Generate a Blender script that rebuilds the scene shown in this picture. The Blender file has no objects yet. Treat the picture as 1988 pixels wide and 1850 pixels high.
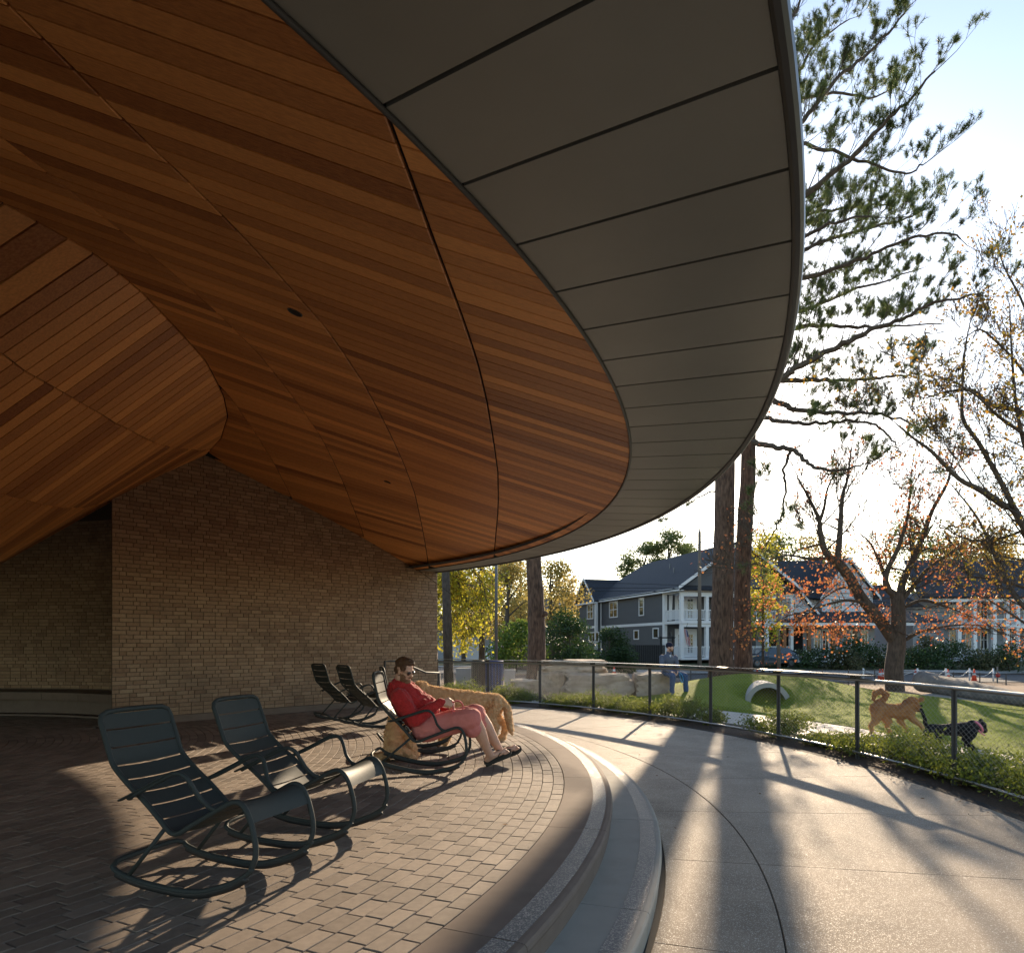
import bpy, bmesh, math, random
import numpy as np
from mathutils import Vector, Matrix, Euler, noise as mnoise
random.seed(7); np.random.seed(7)
R = math.radians
S = bpy.context.scene
COL = S.collection

# ------------------------------------------------------------------ camera, light, exposure
H = 1.3
cd = bpy.data.cameras.new('camera'); cam = bpy.data.objects.new('camera', cd); COL.objects.link(cam)
cam.location = (0, 0, H); cam.rotation_euler = (R(90), 0, 0)
cd.sensor_fit = 'HORIZONTAL'; cd.sensor_width = 36; cd.lens = 24.0; cd.shift_y = 0.1635; cd.clip_end = 2000; cd.clip_start = .05
S.camera = cam
SUN_EL, SUN_AZ = 18.0, 19.0      # azimuth from +Y towards +X
w = bpy.data.worlds.new("World"); S.world = w; w.use_nodes = True
nt = w.node_tree; bg = nt.nodes['Background']
sky = nt.nodes.new('ShaderNodeTexSky'); sky.sky_type = 'NISHITA'; sky.sun_disc = False
sky.sun_elevation = R(SUN_EL); sky.sun_rotation = R(SUN_AZ); sky.air_density = 1.0; sky.dust_density = 0.4; sky.ozone_density = 1.0
nt.links.new(sky.outputs[0], bg.inputs[0]); bg.inputs[1].default_value = 0.12
ld = bpy.data.lights.new('sun', 'SUN'); ld.energy = 4.2; ld.angle = R(0.55); ld.color = (1.0, .79, .55)
sun = bpy.data.objects.new('sun', ld); COL.objects.link(sun); sun.location = (8, 24, 30)
sd = Vector((math.sin(R(SUN_AZ))*math.cos(R(SUN_EL)), math.cos(R(SUN_AZ))*math.cos(R(SUN_EL)), math.sin(R(SUN_EL))))
sun.rotation_euler = (-sd).to_track_quat('-Z', 'Y').to_euler()
S.view_settings.view_transform = 'Standard'; S.view_settings.look = 'None'; S.view_settings.gamma = 1
S.view_settings.use_curve_mapping = False; S.view_settings.exposure = 1.3

# ------------------------------------------------------------------ helpers
def P(px, py, d): return Vector(((px-994)/1325*d, d, H+(1250-py)/1325*d))
def G(px, py, z=-.3):
    d = 1325*(H-z)/(py-1250); return Vector(((px-994)/1325*d, d, z))
def lin(T, y, k=1):
    if y <= T[0][0]: return T[0][k]
    for a, b in zip(T, T[1:]):
        if y <= b[0]: return a[k]+(b[k]-a[k])*(y-a[0])/(b[0]-a[0])
    return T[-1][k]
def rr(a, b): return random.uniform(a, b)

def mk(name, c1, c2=None, rough=.6, metal=0., sc=(1, 1, 1), ns=5., nmix=.4, bump=0., bs=60., spec=.5, trans=0., detail=5., contrast=1., tint=None, sheen=0.):
    m = bpy.data.materials.new(name); m.use_nodes = True; n = m.node_tree.nodes; l = m.node_tree.links
    b = n['Principled BSDF']; out = n['Material Output']
    c2 = c2 or c1
    geo = n.new('ShaderNodeNewGeometry'); mp = n.new('ShaderNodeMapping'); mp.inputs['Scale'].default_value = sc
    l.new(geo.outputs['Position'], mp.inputs[0])
    no = n.new('ShaderNodeTexNoise'); no.inputs['Scale'].default_value = ns; no.inputs['Detail'].default_value = detail
    l.new(mp.outputs[0], no.inputs[0])
    mr = n.new('ShaderNodeMapRange'); mr.inputs[1].default_value = .5-.22/contrast; mr.inputs[2].default_value = .5+.22/contrast
    l.new(no.outputs[0], mr.inputs[0])
    at = n.new('ShaderNodeAttribute'); at.attribute_name = 'tone'
    mf = n.new('ShaderNodeMix'); mf.inputs[0].default_value = nmix
    l.new(at.outputs['Fac'], mf.inputs[2]); l.new(mr.outputs[0], mf.inputs[3])
    mc = n.new('ShaderNodeMix'); mc.data_type = 'RGBA'; mc.inputs[6].default_value = (*c1, 1); mc.inputs[7].default_value = (*c2, 1)
    l.new(mf.outputs[0], mc.inputs[0]); colour = mc.outputs[2]
    l.new(colour, b.inputs['Base Color'])
    b.inputs['Roughness'].default_value = rough; b.inputs['Metallic'].default_value = metal
    b.inputs['Specular IOR Level'].default_value = spec
    if sheen: b.inputs['Sheen Weight'].default_value = sheen
    if bump:
        nb = n.new('ShaderNodeTexNoise'); nb.inputs['Scale'].default_value = bs; nb.inputs['Detail'].default_value = 4
        l.new(mp.outputs[0], nb.inputs[0])
        bp = n.new('ShaderNodeBump'); bp.inputs['Strength'].default_value = min(1, bump); bp.inputs['Distance'].default_value = .01*max(1, bump)
        l.new(nb.outputs[0], bp.inputs['Height']); l.new(bp.outputs[0], b.inputs['Normal'])
    if trans:
        tr = n.new('ShaderNodeBsdfTranslucent'); ms = n.new('ShaderNodeMixShader'); ms.inputs[0].default_value = trans
        if tint:
            tm = n.new('ShaderNodeMix'); tm.data_type = 'RGBA'; tm.blend_type = 'MULTIPLY'; tm.inputs[0].default_value = 1
            l.new(colour, tm.inputs[6]); tm.inputs[7].default_value = (*tint, 1); l.new(tm.outputs[2], tr.inputs[0])
        else: l.new(colour, tr.inputs[0])
        l.new(b.outputs[0], ms.inputs[1]); l.new(tr.outputs[0], ms.inputs[2]); l.new(ms.outputs[0], out.inputs[0])
    return m

def flecks(m, scale, thr, col, rough=None, mix=.8):
    """scatter small grains of another colour (exposed aggregate, sparkle)"""
    n = m.node_tree.nodes; l = m.node_tree.links; b = n['Principled BSDF']
    src = b.inputs['Base Color'].links[0].from_socket
    geo = n.new('ShaderNodeNewGeometry'); v = n.new('ShaderNodeTexVoronoi'); v.inputs['Scale'].default_value = scale
    l.new(geo.outputs['Position'], v.inputs[0])
    sp = n.new('ShaderNodeSeparateColor'); l.new(v.outputs['Color'], sp.inputs[0])
    g = n.new('ShaderNodeMath'); g.operation = 'GREATER_THAN'; g.inputs[1].default_value = thr; l.new(sp.outputs[0], g.inputs[0])
    mu = n.new('ShaderNodeMath'); mu.operation = 'MULTIPLY'; mu.inputs[1].default_value = mix; l.new(g.outputs[0], mu.inputs[0])
    mx = n.new('ShaderNodeMix'); mx.data_type = 'RGBA'; l.new(mu.outputs[0], mx.inputs[0]); l.new(src, mx.inputs[6]); mx.inputs[7].default_value = (*col, 1)
    l.new(mx.outputs[2], b.inputs['Base Color'])
    if rough is not None:
        ml = n.new('ShaderNodeMix'); l.new(g.outputs[0], ml.inputs[0]); ml.inputs[2].default_value = b.inputs['Roughness'].default_value; ml.inputs[3].default_value = rough
        l.new(ml.outputs[0], b.inputs['Roughness'])
    return m

def stains(m, scale, strength, col=(.03, .025, .02), thr=.52):
    n = m.node_tree.nodes; l = m.node_tree.links; b = n['Principled BSDF']
    src = b.inputs['Base Color'].links[0].from_socket
    geo = n.new('ShaderNodeNewGeometry'); v = n.new('ShaderNodeTexNoise'); v.inputs['Scale'].default_value = scale; v.inputs['Detail'].default_value = 8
    v.inputs['Roughness'].default_value = .62
    l.new(geo.outputs['Position'], v.inputs[0])
    mr = n.new('ShaderNodeMapRange'); mr.inputs[1].default_value = thr; mr.inputs[2].default_value = thr+.25; mr.inputs[4].default_value = strength
    l.new(v.outputs[0], mr.inputs[0])
    mx = n.new('ShaderNodeMix'); mx.data_type = 'RGBA'; l.new(mr.outputs[0], mx.inputs[0]); l.new(src, mx.inputs[6]); mx.inputs[7].default_value = (*col, 1)
    l.new(mx.outputs[2], b.inputs['Base Color']); return m

M = {}
M['wood'] = mk('cedar', (.21, .055, .011), (.86, .38, .11), .46, sc=(.35, 9, 9), ns=9, nmix=.24, bump=.2, bs=30, contrast=1.3)
M['wood_l'] = M['wood']
M['dark'] = mk('dark_gap', (.008, .006, .005), rough=.9)
M['soffit'] = mk('bronze_metal', (.168, .165, .140), (.24, .236, .202), .42, .15, ns=1.6, nmix=.5, bump=.25, bs=3)
M['fascia'] = mk('dark_fascia', (.045, .047, .048), (.07, .072, .07), .38, .5, ns=4)
M['brick'] = stains(mk('tan_brick', (.215, .128, .076), (.39, .27, .17), .85, ns=30, nmix=.35, bump=.5, bs=130), 1.2, .35)
M['mortar'] = mk('mortar', (.075, .055, .040), (.12, .09, .065), .95, ns=20, bump=.4, bs=200)
M['paver'] = stains(mk('paver', (.125, .092, .068), (.275, .215, .165), .78, ns=22, nmix=.35, bump=.45, bs=240), 1.1, .45)
M['paver_joint'] = mk('paver_joint', (.035, .027, .02), (.08, .06, .045), 1.0, ns=60, bump=.5, bs=200)
M['slab'] = stains(mk('buff_slab', (.145, .106, .084), (.20, .152, .12), .85, ns=6, bump=.2, bs=300, spec=.25), 2.2, .3)
M['tread'] = stains(mk('grey_tread', (.24, .225, .195), (.32, .30, .26), .82, ns=5, bump=.2, bs=300, spec=.25), 2.0, .25)
M['aggregate'] = flecks(mk('aggregate', (.055, .06, .075), (.15, .14, .13), .6, ns=120, nmix=.9, bump=.8, bs=260), 160, .72, (.42, .40, .37), .25)
M['plaza'] = stains(flecks(mk('plaza_concrete', (.225, .175, .128), (.335, .265, .195), .8, ns=2.5, nmix=.8, bump=.5, bs=220, spec=.3), 240, .90, (.60, .55, .47), .5, .7), .8, .45)
M['concrete'] = mk('concrete', (.30, .28, .25), (.40, .37, .33), .8, ns=4, bump=.3, bs=90)
M['path'] = mk('pale_path', (.38, .32, .26), (.48, .42, .35), .75, ns=3, bump=.3, bs=150)
M['turf'] = mk('turf', (.10, .145, .008), (.27, .30, .022), .9, ns=14, nmix=.75, bump=1.6, bs=210, spec=.15)
stains(M['turf'], .9, .55, (.10, .10, .02), .48)
M['blade'] = mk('turf_blade', (.13, .18, .012), (.34, .38, .04), .8, nmix=.3, trans=.4, spec=.15)
M['ground'] = mk('leafy_ground', (.10, .055, .03), (.22, .13, .07), .95, ns=3, nmix=.8, bump=1.5, bs=25)
M['lawn'] = mk('lawn', (.035, .05, .015), (.09, .09, .03), .95, ns=2, nmix=.8, bump=1, bs=40)
M['asphalt'] = mk('asphalt', (.06, .06, .064), (.085, .084, .085), .85, ns=8, bump=.5, bs=120)
M['mulch'] = mk('mulch', (.03, .018, .011), (.10, .055, .03), .95, ns=40, nmix=.8, bump=2.5, bs=60)
M['chair'] = mk('chair_metal', (.034, .039, .038), (.044, .050, .048), .55, .0, ns=30, bump=.05, bs=400, spec=.14)
M['rubber'] = mk('rubber', (.012, .012, .012), rough=.6)
M['rail'] = mk('galvanised', (.20, .20, .20), (.34, .33, .32), .34, .8, ns=12, bump=.05, bs=90)
M['post'] = mk('post_steel', (.055, .055, .056), (.09, .088, .085), .65, .15, ns=14, bump=.1, bs=80)
M['plate'] = mk('plate_steel', (.02, .02, .022), (.04, .04, .042), .26, .6, ns=6)
M['wire'] = mk('wire', (.28, .26, .23), (.36, .34, .31), .55, .2)
M['bark'] = mk('pine_bark', (.035, .020, .013), (.165, .10, .068), .95, sc=(6, 6, 1.5), ns=2.2, nmix=.85, bump=3.5, bs=5, contrast=1.3)
M['bark2'] = mk('maple_bark', (.04, .030, .022), (.12, .092, .068), .95, sc=(3, 3, 1), ns=5, nmix=.85, bump=2, bs=14)
M['needle'] = mk('needle', (.055, .095, .028), (.17, .20, .065), .5, ns=.8, nmix=.45, trans=.5)  # lightened so the background evergreens carry some haze in their colour
M['yellow'] = mk('yellow_leaf', (.36, .38, .03), (.55, .42, .05), .5, ns=1, nmix=.3, trans=.6)
M['red'] = mk('red_leaf', (.42, .09, .05), (.58, .27, .08), .5, ns=1, nmix=.3, trans=.5)
M['oak'] = mk('oak_leaf', (.20, .21, .03), (.52, .24, .04), .55, ns=.7, nmix=.35, trans=.5)
M['gold'] = mk('hazed_gold_leaf', (.20, .21, .06), (.50, .34, .10), .6, ns=.25, nmix=.5, trans=.5)  # distance haze put into the leaf colour by lightening it
M['green'] = mk('dark_leaf', (.012, .034, .010), (.055, .10, .02), .5, ns=1.2, nmix=.4, trans=.35)
M['hedge'] = mk('hedge_leaf', (.05, .07, .03), (.16, .14, .06), .6, ns=1, nmix=.4, trans=.4)
M['shrub'] = mk('shrub_leaf', (.06, .09, .010), (.30, .32, .045), .65, ns=3, nmix=.3, trans=.4)
M['bamboo'] = mk('bamboo_leaf', (.07, .13, .02), (.22, .28, .04), .5, ns=1, nmix=.3, trans=.5)
M['rock'] = stains(mk('boulder', (.20, .145, .098), (.46, .36, .26), .9, ns=2.3, nmix=.9, bump=3, bs=5), 5, .4)
M['siding'] = mk('grey_siding', (.085, .088, .095), (.10, .103, .11), .7, sc=(.2, .2, 1), ns=3, bump=.1)
M['wsiding'] = mk('white_siding', (.56, .57, .60), (.64, .65, .67), .7, ns=1)
M['gsiding'] = mk('pale_siding', (.26, .28, .31), (.32, .34, .37), .7, ns=1)
M['white'] = mk('white_paint', (.70, .70, .70), (.78, .78, .77), .5, ns=2)
M['roof'] = mk('shingle', (.018, .020, .026), (.042, .044, .052), .9, ns=9, nmix=.8, bump=1, bs=20)
M['broof'] = mk('brown_shingle', (.12, .075, .05), (.20, .13, .09), .9, ns=9, nmix=.8)
M['glass'] = mk('window_glass', (.02, .022, .025), rough=.06, spec=.9)
M['cedarpost'] = mk('cedar_post', (.22, .09, .035), (.30, .13, .05), .7, sc=(8, 8, .8), ns=4)
M['blackwood'] = mk('black_timber', (.010, .011, .011), (.02, .02, .02), .8)
M['pole'] = mk('pole_wood', (.12, .095, .07), (.20, .165, .13), .9, sc=(8, 8, .5), ns=4, bump=.5)
M['lightpole'] = mk('pole_metal', (.11, .115, .12), (.14, .145, .15), .5, .3)
M['cone'] = mk('cone_orange', (.80, .09, .03), rough=.5, trans=.15)
M['car'] = mk('car_paint', (.62, .63, .65), rough=.25, metal=.2)
M['bluebin'] = mk('blue_bin', (.012, .035, .13), (.02, .05, .17), .5)
M['brownbin'] = mk('brown_bin', (.05, .04, .03), (.07, .055, .04), .5)
M['fence_wood'] = mk('fence_wood', (.10, .075, .05), (.18, .13, .09), .9, sc=(4, 4, .5), ns=5)
M['skin'] = mk('skin', (.52, .29, .20), (.60, .35, .25), .5, ns=12, nmix=.6, bump=.05)
M['skin'].node_tree.nodes['Principled BSDF'].inputs['Subsurface Weight'].default_value = .08
M['skin'].node_tree.nodes['Principled BSDF'].inputs['Subsurface Radius'].default_value = (.02, .01, .005)
M['sweater'] = mk('red_knit', (.30, .010, .010), (.48, .018, .016), .85, ns=16, nmix=.6, bump=1.6, bs=55, sheen=.08)
M['shorts'] = mk('salmon_cotton', (.50, .15, .13), (.60, .20, .17), .9, ns=8, bump=.4, bs=60)
M['hair'] = mk('brown_hair', (.045, .020, .008), (.13, .06, .025), .6, ns=60, bump=1, bs=150)
M['beard'] = mk('beard', (.14, .06, .025), (.24, .12, .06), .7, ns=60, bump=1, bs=150)
M['lens'] = mk('dark_lens', (.01, .008, .008), rough=.08)
M['sandal'] = mk('sandal', (.030, .030, .026), (.05, .048, .04), .8, ns=30, bump=.3, bs=150)
M['rope_r'] = mk('pink_rope', (.60, .10, .11), (.7, .2, .2), .8, ns=80, bump=.8, bs=200)
M['rope_b'] = mk('blue_rope', (.05, .28, .50), rough=.7)
M['doodle'] = mk('apricot_fur', (.50, .28, .13), (.74, .50, .28), .9, ns=18, nmix=.55, bump=2, bs=45)
M['golden'] = mk('golden_fur', (.22, .070, .018), (.62, .33, .13), .9, ns=14, nmix=.35, bump=2, bs=40)
M['doodle_f'] = mk('apricot_strand', (.60, .38, .19), (.85, .65, .40), .7, nmix=.2, trans=.4)
M['golden_f'] = mk('golden_strand', (.34, .13, .035), (.62, .32, .11), .7, nmix=.2, trans=.4)
M['blackfur'] = mk('black_fur', (.006, .006, .006), (.014, .013, .013), .75, ns=20, bump=1, bs=60, spec=.15)
M['pink'] = mk('pink_collar', (.75, .22, .28), rough=.7)
M['jacket'] = mk('slate_jacket', (.085, .095, .13), (.12, .13, .17), .8, ns=10, bump=.6, bs=30)
M['jeans'] = mk('jeans', (.025, .055, .13), (.05, .10, .20), .85, ns=12, bump=.5, bs=60)
M['beanie'] = mk('navy_beanie', (.008, .010, .028), rough=.95, ns=50, bump=1, bs=120)
M['tee'] = mk('white_tee', (.6, .6, .6), rough=.9)
M['flag_r'] = mk('flag_red', (.50, .03, .05), rough=.8, trans=.4)
M['flag_w'] = mk('flag_white', (.7, .68, .66), rough=.8, trans=.4)
M['flag_b'] = mk('flag_blue', (.03, .05, .20), rough=.8, trans=.3)
M['litter'] = mk('dry_leaf', (.10, .05, .02), (.26, .14, .06), .9, trans=.2)
M['rust'] = mk('red_lamp', (.4, .01, .01), rough=.3)
M['mirror'] = mk('car_glass', (.05, .07, .09), rough=.08, spec=.9)
M['white_fl'] = mk('white_flower', (.6, .6, .55), rough=.8, trans=.3)

class MB:
    def __init__(s): s.v = []; s.f = []; s.t = []
    def add(s, vs, fs, tone=.5):
        n = len(s.v); s.v += [tuple(v) for v in vs]; s.f += [tuple(i+n for i in f) for f in fs]
        s.t += [tone]*len(vs) if not isinstance(tone, (list, tuple)) else list(tone)
    def hexa(s, c, tone=.5):       # 8 corners: bottom 4 ccw, top 4 ccw
        s.add(c, [(3, 2, 1, 0), (4, 5, 6, 7), (0, 1, 5, 4), (1, 2, 6, 5), (2, 3, 7, 6), (3, 0, 4, 7)], tone)
    def box(s, c, size, rz=0, tone=.5, rot=None):
        x, y, z = [k/2 for k in size]; m = rot or Matrix.Rotation(rz, 3, 'Z'); c = Vector(c)
        s.hexa([c+m @ Vector(q) for q in [(-x, -y, -z), (x, -y, -z), (x, y, -z), (-x, y, -z), (-x, -y, z), (x, -y, z), (x, y, z), (-x, y, z)]], tone)
    def piece(s, q, n, depth, ch=.003, tone=.5):
        """a block seen from the side n points to: q = 4 corners of its face, small chamfer, sides going back by depth"""
        q = [Vector(a) for a in q]; n = Vector(n).normalized(); c = sum(q, Vector())/4
        top = [a+(c-a).normalized()*ch*1.5 for a in q]; mid = [a-n*ch for a in q]; bot = [a-n*depth for a in q]
        s.add(top+mid+bot, [(0, 1, 2, 3)]+[(i, 4+i, 4+(i+1) % 4, (i+1) % 4) for i in range(4)]+[(4+i, 8+i, 8+(i+1) % 4, 4+(i+1) % 4) for i in range(4)], tone)
    def tube(s, pts, r, n=8, caps=True, flat=None, tone=.5, closed=False):
        pts = [Vector(p) for p in pts]; m = len(pts); rs = r if isinstance(r, (list, tuple)) else [r]*m
        up = None; V = []
        for i, p in enumerate(pts):
            if closed: t = pts[(i+1) % m]-pts[i-1]
            else: t = pts[min(i+1, m-1)]-pts[max(i-1, 0)]
            if t.length < 1e-9: t = Vector((0, 0, 1))
            t.normalize()
            if up is None: up = Vector((0, 0, 1)) if abs(t.z) < .9 else Vector((1, 0, 0))
            a = t.cross(up)
            if a.length < 1e-6: a = t.orthogonal()
            a.normalize(); b = a.cross(t).normalized(); up = b
            for k in range(n):
                an = 2*math.pi*k/n; ca, sa = math.cos(an), math.sin(an)
                if flat: ca *= flat[0]; sa *= flat[1]
                V.append(p+(a*ca+b*sa)*rs[i])
        F = []
        for i in range(m if closed else m-1):
            for k in range(n):
                j = (i+1) % m
                F.append((i*n+k, i*n+(k+1) % n, j*n+(k+1) % n, j*n+k))
        if caps and not closed: F.append(tuple(range(n-1, -1, -1))); F.append(tuple((m-1)*n+k for k in range(n)))
        s.add(V, F, tone)
    def ell(s, c, rad, rot=None, n=12, tone=.5):
        c = Vector(c); rot = rot or Matrix.Identity(3); V = []; F = []
        rad = Vector(rad) if not isinstance(rad, (int, float)) else Vector((rad,)*3)
        for i in range(n//2+1):
            ph = math.pi*i/(n//2)
            for k in range(n):
                th = 2*math.pi*k/n
                V.append(c+rot @ Vector((rad.x*math.sin(ph)*math.cos(th), rad.y*math.sin(ph)*math.sin(th), rad.z*math.cos(ph))))
        for i in range(n//2):
            for k in range(n): F.append((i*n+k, (i+1)*n+k, (i+1)*n+(k+1) % n, i*n+(k+1) % n))
        s.add(V, F, tone)
    def lathe(s, prof, c, a0, a1, seg, tone=.5, close_ends=True):
        """prof: list (r,z) revolved about vertical axis through c, from a0 to a1"""
        V = []; F = []; m = len(prof)
        for i in range(seg+1):
            a = a0+(a1-a0)*i/seg
            for r, z in prof: V.append((c[0]+r*math.cos(a), c[1]+r*math.sin(a), z))
        for i in range(seg):
            for k in range(m-1): F.append((i*m+k, (i+1)*m+k, (i+1)*m+k+1, i*m+k+1))
        if close_ends: F.append(tuple(range(m))); F.append(tuple(seg*m+k for k in range(m-1, -1, -1)))
        s.add(V, F, tone)
    def build(s, name, mat, parent=None, smooth=False, **tags):
        me = bpy.data.meshes.new(name); me.from_pydata(s.v, [], s.f)
        a = me.attributes.new('tone', 'FLOAT', 'POINT'); a.data.foreach_set('value', np.array(s.t, dtype=np.float32))
        if smooth: me.polygons.foreach_set('use_smooth', [True]*len(me.polygons))
        me.materials.append(mat); me.update()
        return link(name, me, parent, **tags)

def link(name, me, parent=None, **tags):
    o = bpy.data.objects.new(name, me); COL.objects.link(o)
    if parent is not None:
        o.parent = parent
        if parent.type == 'EMPTY' and parent.parent is None: o.matrix_parent_inverse = parent.matrix_basis.inverted()
    for k, v in tags.items(): o[k] = v
    return o
def thing(name, label, cat, loc=(0, 0, 0), group=None, kind=None):
    o = bpy.data.objects.new(name, None); COL.objects.link(o); o.empty_display_size = .1; o.matrix_basis = Matrix.Translation(Vector(loc))
    o['label'] = label; o['category'] = cat
    if group: o['group'] = group
    if kind: o['kind'] = kind
    return o
def struct(name, label=None):
    o = bpy.data.objects.new(name, None); COL.objects.link(o); o['kind'] = 'structure'
    if label: o['label'] = label
    return o
def npmesh(name, V, F, mat, parent=None, tone=None, smooth=False, **tags):
    """fast mesh from numpy arrays; F of shape (n,3) or (n,4)"""
    me = bpy.data.meshes.new(name); V = np.asarray(V, dtype=np.float32); F = np.asarray(F, dtype=np.int32); k = F.shape[1]
    me.vertices.add(len(V)); me.vertices.foreach_set('co', V.ravel())
    me.loops.add(F.size); me.loops.foreach_set('vertex_index', F.ravel())
    me.polygons.add(len(F)); me.polygons.foreach_set('loop_start', np.arange(0, F.size, k, dtype=np.int32))
    if smooth: me.polygons.foreach_set('use_smooth', np.ones(len(F), dtype=bool))
    me.update(calc_edges=True); me.materials.append(mat)
    a = me.attributes.new('tone', 'FLOAT', 'POINT'); a.data.foreach_set('value', (np.full(len(V), .5) if tone is None else np.asarray(tone)).astype(np.float32))
    return link(name, me, parent, **tags)
def smoothpath(pts, k=5):
    pts = [Vector(p) for p in pts]; out = []
    for i in range(len(pts)-1):
        p0 = pts[max(i-1, 0)]; p1 = pts[i]; p2 = pts[i+1]; p3 = pts[min(i+2, len(pts)-1)]
        for j in range(k):
            t = j/k; out.append(.5*((2*p1)+(p2-p0)*t+(2*p0-5*p1+4*p2-p3)*t*t+(3*p1-p0-3*p2+p3)*t**3))
    out.append(pts[-1]); return out
def rndunit(n):
    v = np.random.normal(size=(n, 3)); return v/np.linalg.norm(v, axis=1)[:, None]
def leaves(C, size, jitter=.3, aspect=.62, droop=0.):
    """C (n,3) leaf centres -> folded diamond leaves; returns V,F(quads),tone"""
    n = len(C); a = rndunit(n)
    if droop: a[:, 2] -= droop; a /= np.linalg.norm(a, axis=1)[:, None]
    b = np.cross(a, rndunit(n)); b /= np.linalg.norm(b, axis=1)[:, None]+1e-9
    s = (size*(1+jitter*np.random.uniform(-1, 1, n)))[:, None]
    V = np.stack([C-a*s*.5, C+b*s*aspect*.5, C+a*s*.5, C-b*s*aspect*.5], 1).reshape(-1, 3)
    F = np.arange(4*n).reshape(-1, 4)
    t = np.repeat(np.random.uniform(0, 1, n), 4); return V, F, t

# ------------------------------------------------------------------ the round pavilion: shared geometry
C1 = (-9.5, 7.14)                     # centre of paving, steps, fascia, rail
C2 = (-9.3, 7.6); R2 = 10.46          # inner edge of the metal soffit
ZS = 2.95
def pol(r, a, z=0, c=C1): return Vector((c[0]+r*math.cos(a), c[1]+r*math.sin(a), z))
def xe(y): return C2[0]+math.sqrt(max(R2**2-(y-C2[1])**2, 0))
J1T = [(1., -.42), (2.17, -.39), (3.03, -.35), (4.11, -.28), (4.8, -.24), (5.71, -.21), (6.89, -.19), (8.19, -.17), (9.48, -.19), (10.44, -.22), (12.94, -.34), (16, -.5)]
J2T = [(1., -1.72), (2.3, -1.69), (3., -1.66), (3.6, -1.58), (4.24, -1.52), (5.26, -1.43), (6.54, -1.42), (7.96, -1.46), (9.4, -1.48), (10.7, -1.52), (12.9, -1.67), (14.8, -1.81), (16, -1.9)]
J3T = [(1., -3.1), (3, -2.85), (4.6, -2.68), (5.14, -2.61), (5.94, -2.56), (6.84, -2.53), (7.96, -2.59), (9.34, -2.62), (11.28, -2.78), (14.8, -3.13), (16, -3.2)]
J4T = [(1., -4.4), (4, -4.0), (6, -3.75), (8.9, -3.69), (11.04, -3.91), (11.66, -3.98), (13.44, -4.25), (16, -4.6)]
ST = [(8, .355), (12, .285)]
FT = [(1., -6.9), (3, -5.2), (4.3, -4.2), (4.96, -3.72), (5.2, -3.51), (5.48, -3.32), (6.1, -3.31), (7.0, -3.42), (7.82, -3.52), (9.0, -3.80), (9.8, -4.08), (10.82, -4.61), (11.75, -5.25), (12.2, -5.6)]
ML = [(4, .6), (5.5, .68), (7, .72), (8.5, .72), (10, .62), (11, .56)]
JL1 = [(1., -6.2), (4.5, -4.9), (5.68, -4.30), (6.54, -4.39), (7.52, -4.5), (8.5, -4.63), (10.2, -4.87), (11.04, -5.0), (12, -5.2)]
JL2 = [(1., -8), (5, -6.0), (7.56, -5.67), (8.68, -5.86), (10.92, -6.45), (12, -6.8)]
W0 = Vector((-6.27, 10.7)); W1 = Vector((-1.71, 15.7)); WD = (W1-W0).normalized(); WL = (W1-W0).length; WN = Vector((WD.y, -WD.x))
def xw(y): return W0.x+(y-W0.y)*WD.x/WD.y
def zR(x, y):
    j = min(lin(J1T, y), xe(y)); z = ZS+.31*(xe(y)-max(x, j))
    if x < j: z += lin(ST, y)*(j-x)
    return z
def zL(x, y):
    xf = lin(FT, y); return zR(xf, y)-lin(ML, y)*(xf-x)
def zC(x, y): return zL(x, y) if x < lin(FT, y) else zR(x, y)

# ground ------------------------------------------------------------
def ground_z(x, y):
    g = lin([(17, -.36), (24, -.42), (30, -.62), (36, -.86), (47, -.92), (54, -.4), (60, -.25), (400, .5)], y)
    left = max(0, min(1, (9-x)/8)); g = g*(1-left)+lin([(17, -.36), (40, -.40), (400, .5)], y)*left
    return g
def mound(x, y):      # grassy hump, hollowed where the pipe mouth opens
    return .72*math.exp(-((x-7.6)/2.5)**2*.7-((y-20.6)/2.6)**2*.6)*(1-.97*math.exp(-((x-6.62)/.62)**4-(max(0, y-17.9)/.55)**2-(max(0, 17.0-y)/1.2)**2))
xs = [-400, -120, -60, -40]+[-30+2*i for i in range(46)]+[70, 100, 160, 400]; ys = [-60, -20, -5, 0, 5, 10]+[12+1.5*i for i in range(40)]+[80, 100, 140, 200, 400, 900]
V = [(x, y, (ground_z(x, y) if y > 12 else -.36)) for y in ys for x in xs]; nx = len(xs)
F = [(j*nx+i, j*nx+i+1, (j+1)*nx+i+1, (j+1)*nx+i) for j in range(len(ys)-1) for i in range(nx-1)]
g = MB(); g.add(V, F); g.build('ground', M['ground'], smooth=True, kind='structure', label='fallen leaves and bare soil under the park trees')
def sheet(name, mat, x0, x1, y0, y1, dz, n=24, m=10, **t):
    s = MB(); V = [(x0+(x1-x0)*i/n, y0+(y1-y0)*j/m, ground_z(x0+(x1-x0)*i/n, y0+(y1-y0)*j/m)+dz) for j in range(m+1) for i in range(n+1)]
    s.add(V, [(j*(n+1)+i, j*(n+1)+i+1, (j+1)*(n+1)+i+1, (j+1)*(n+1)+i) for j in range(m) for i in range(n)])
    return s.build(name, mat, smooth=True, kind='structure', **t)
sheet('street', M['asphalt'], -60, 90, 38.5, 48, .03, 60, 8)
sheet('lawn', M['lawn'], -60, 90, 50.5, 62, .02, 60, 8)
sheet('pavement', M['concrete'], -60, 90, 48.2, 50.3, .07, 60, 2)

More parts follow.
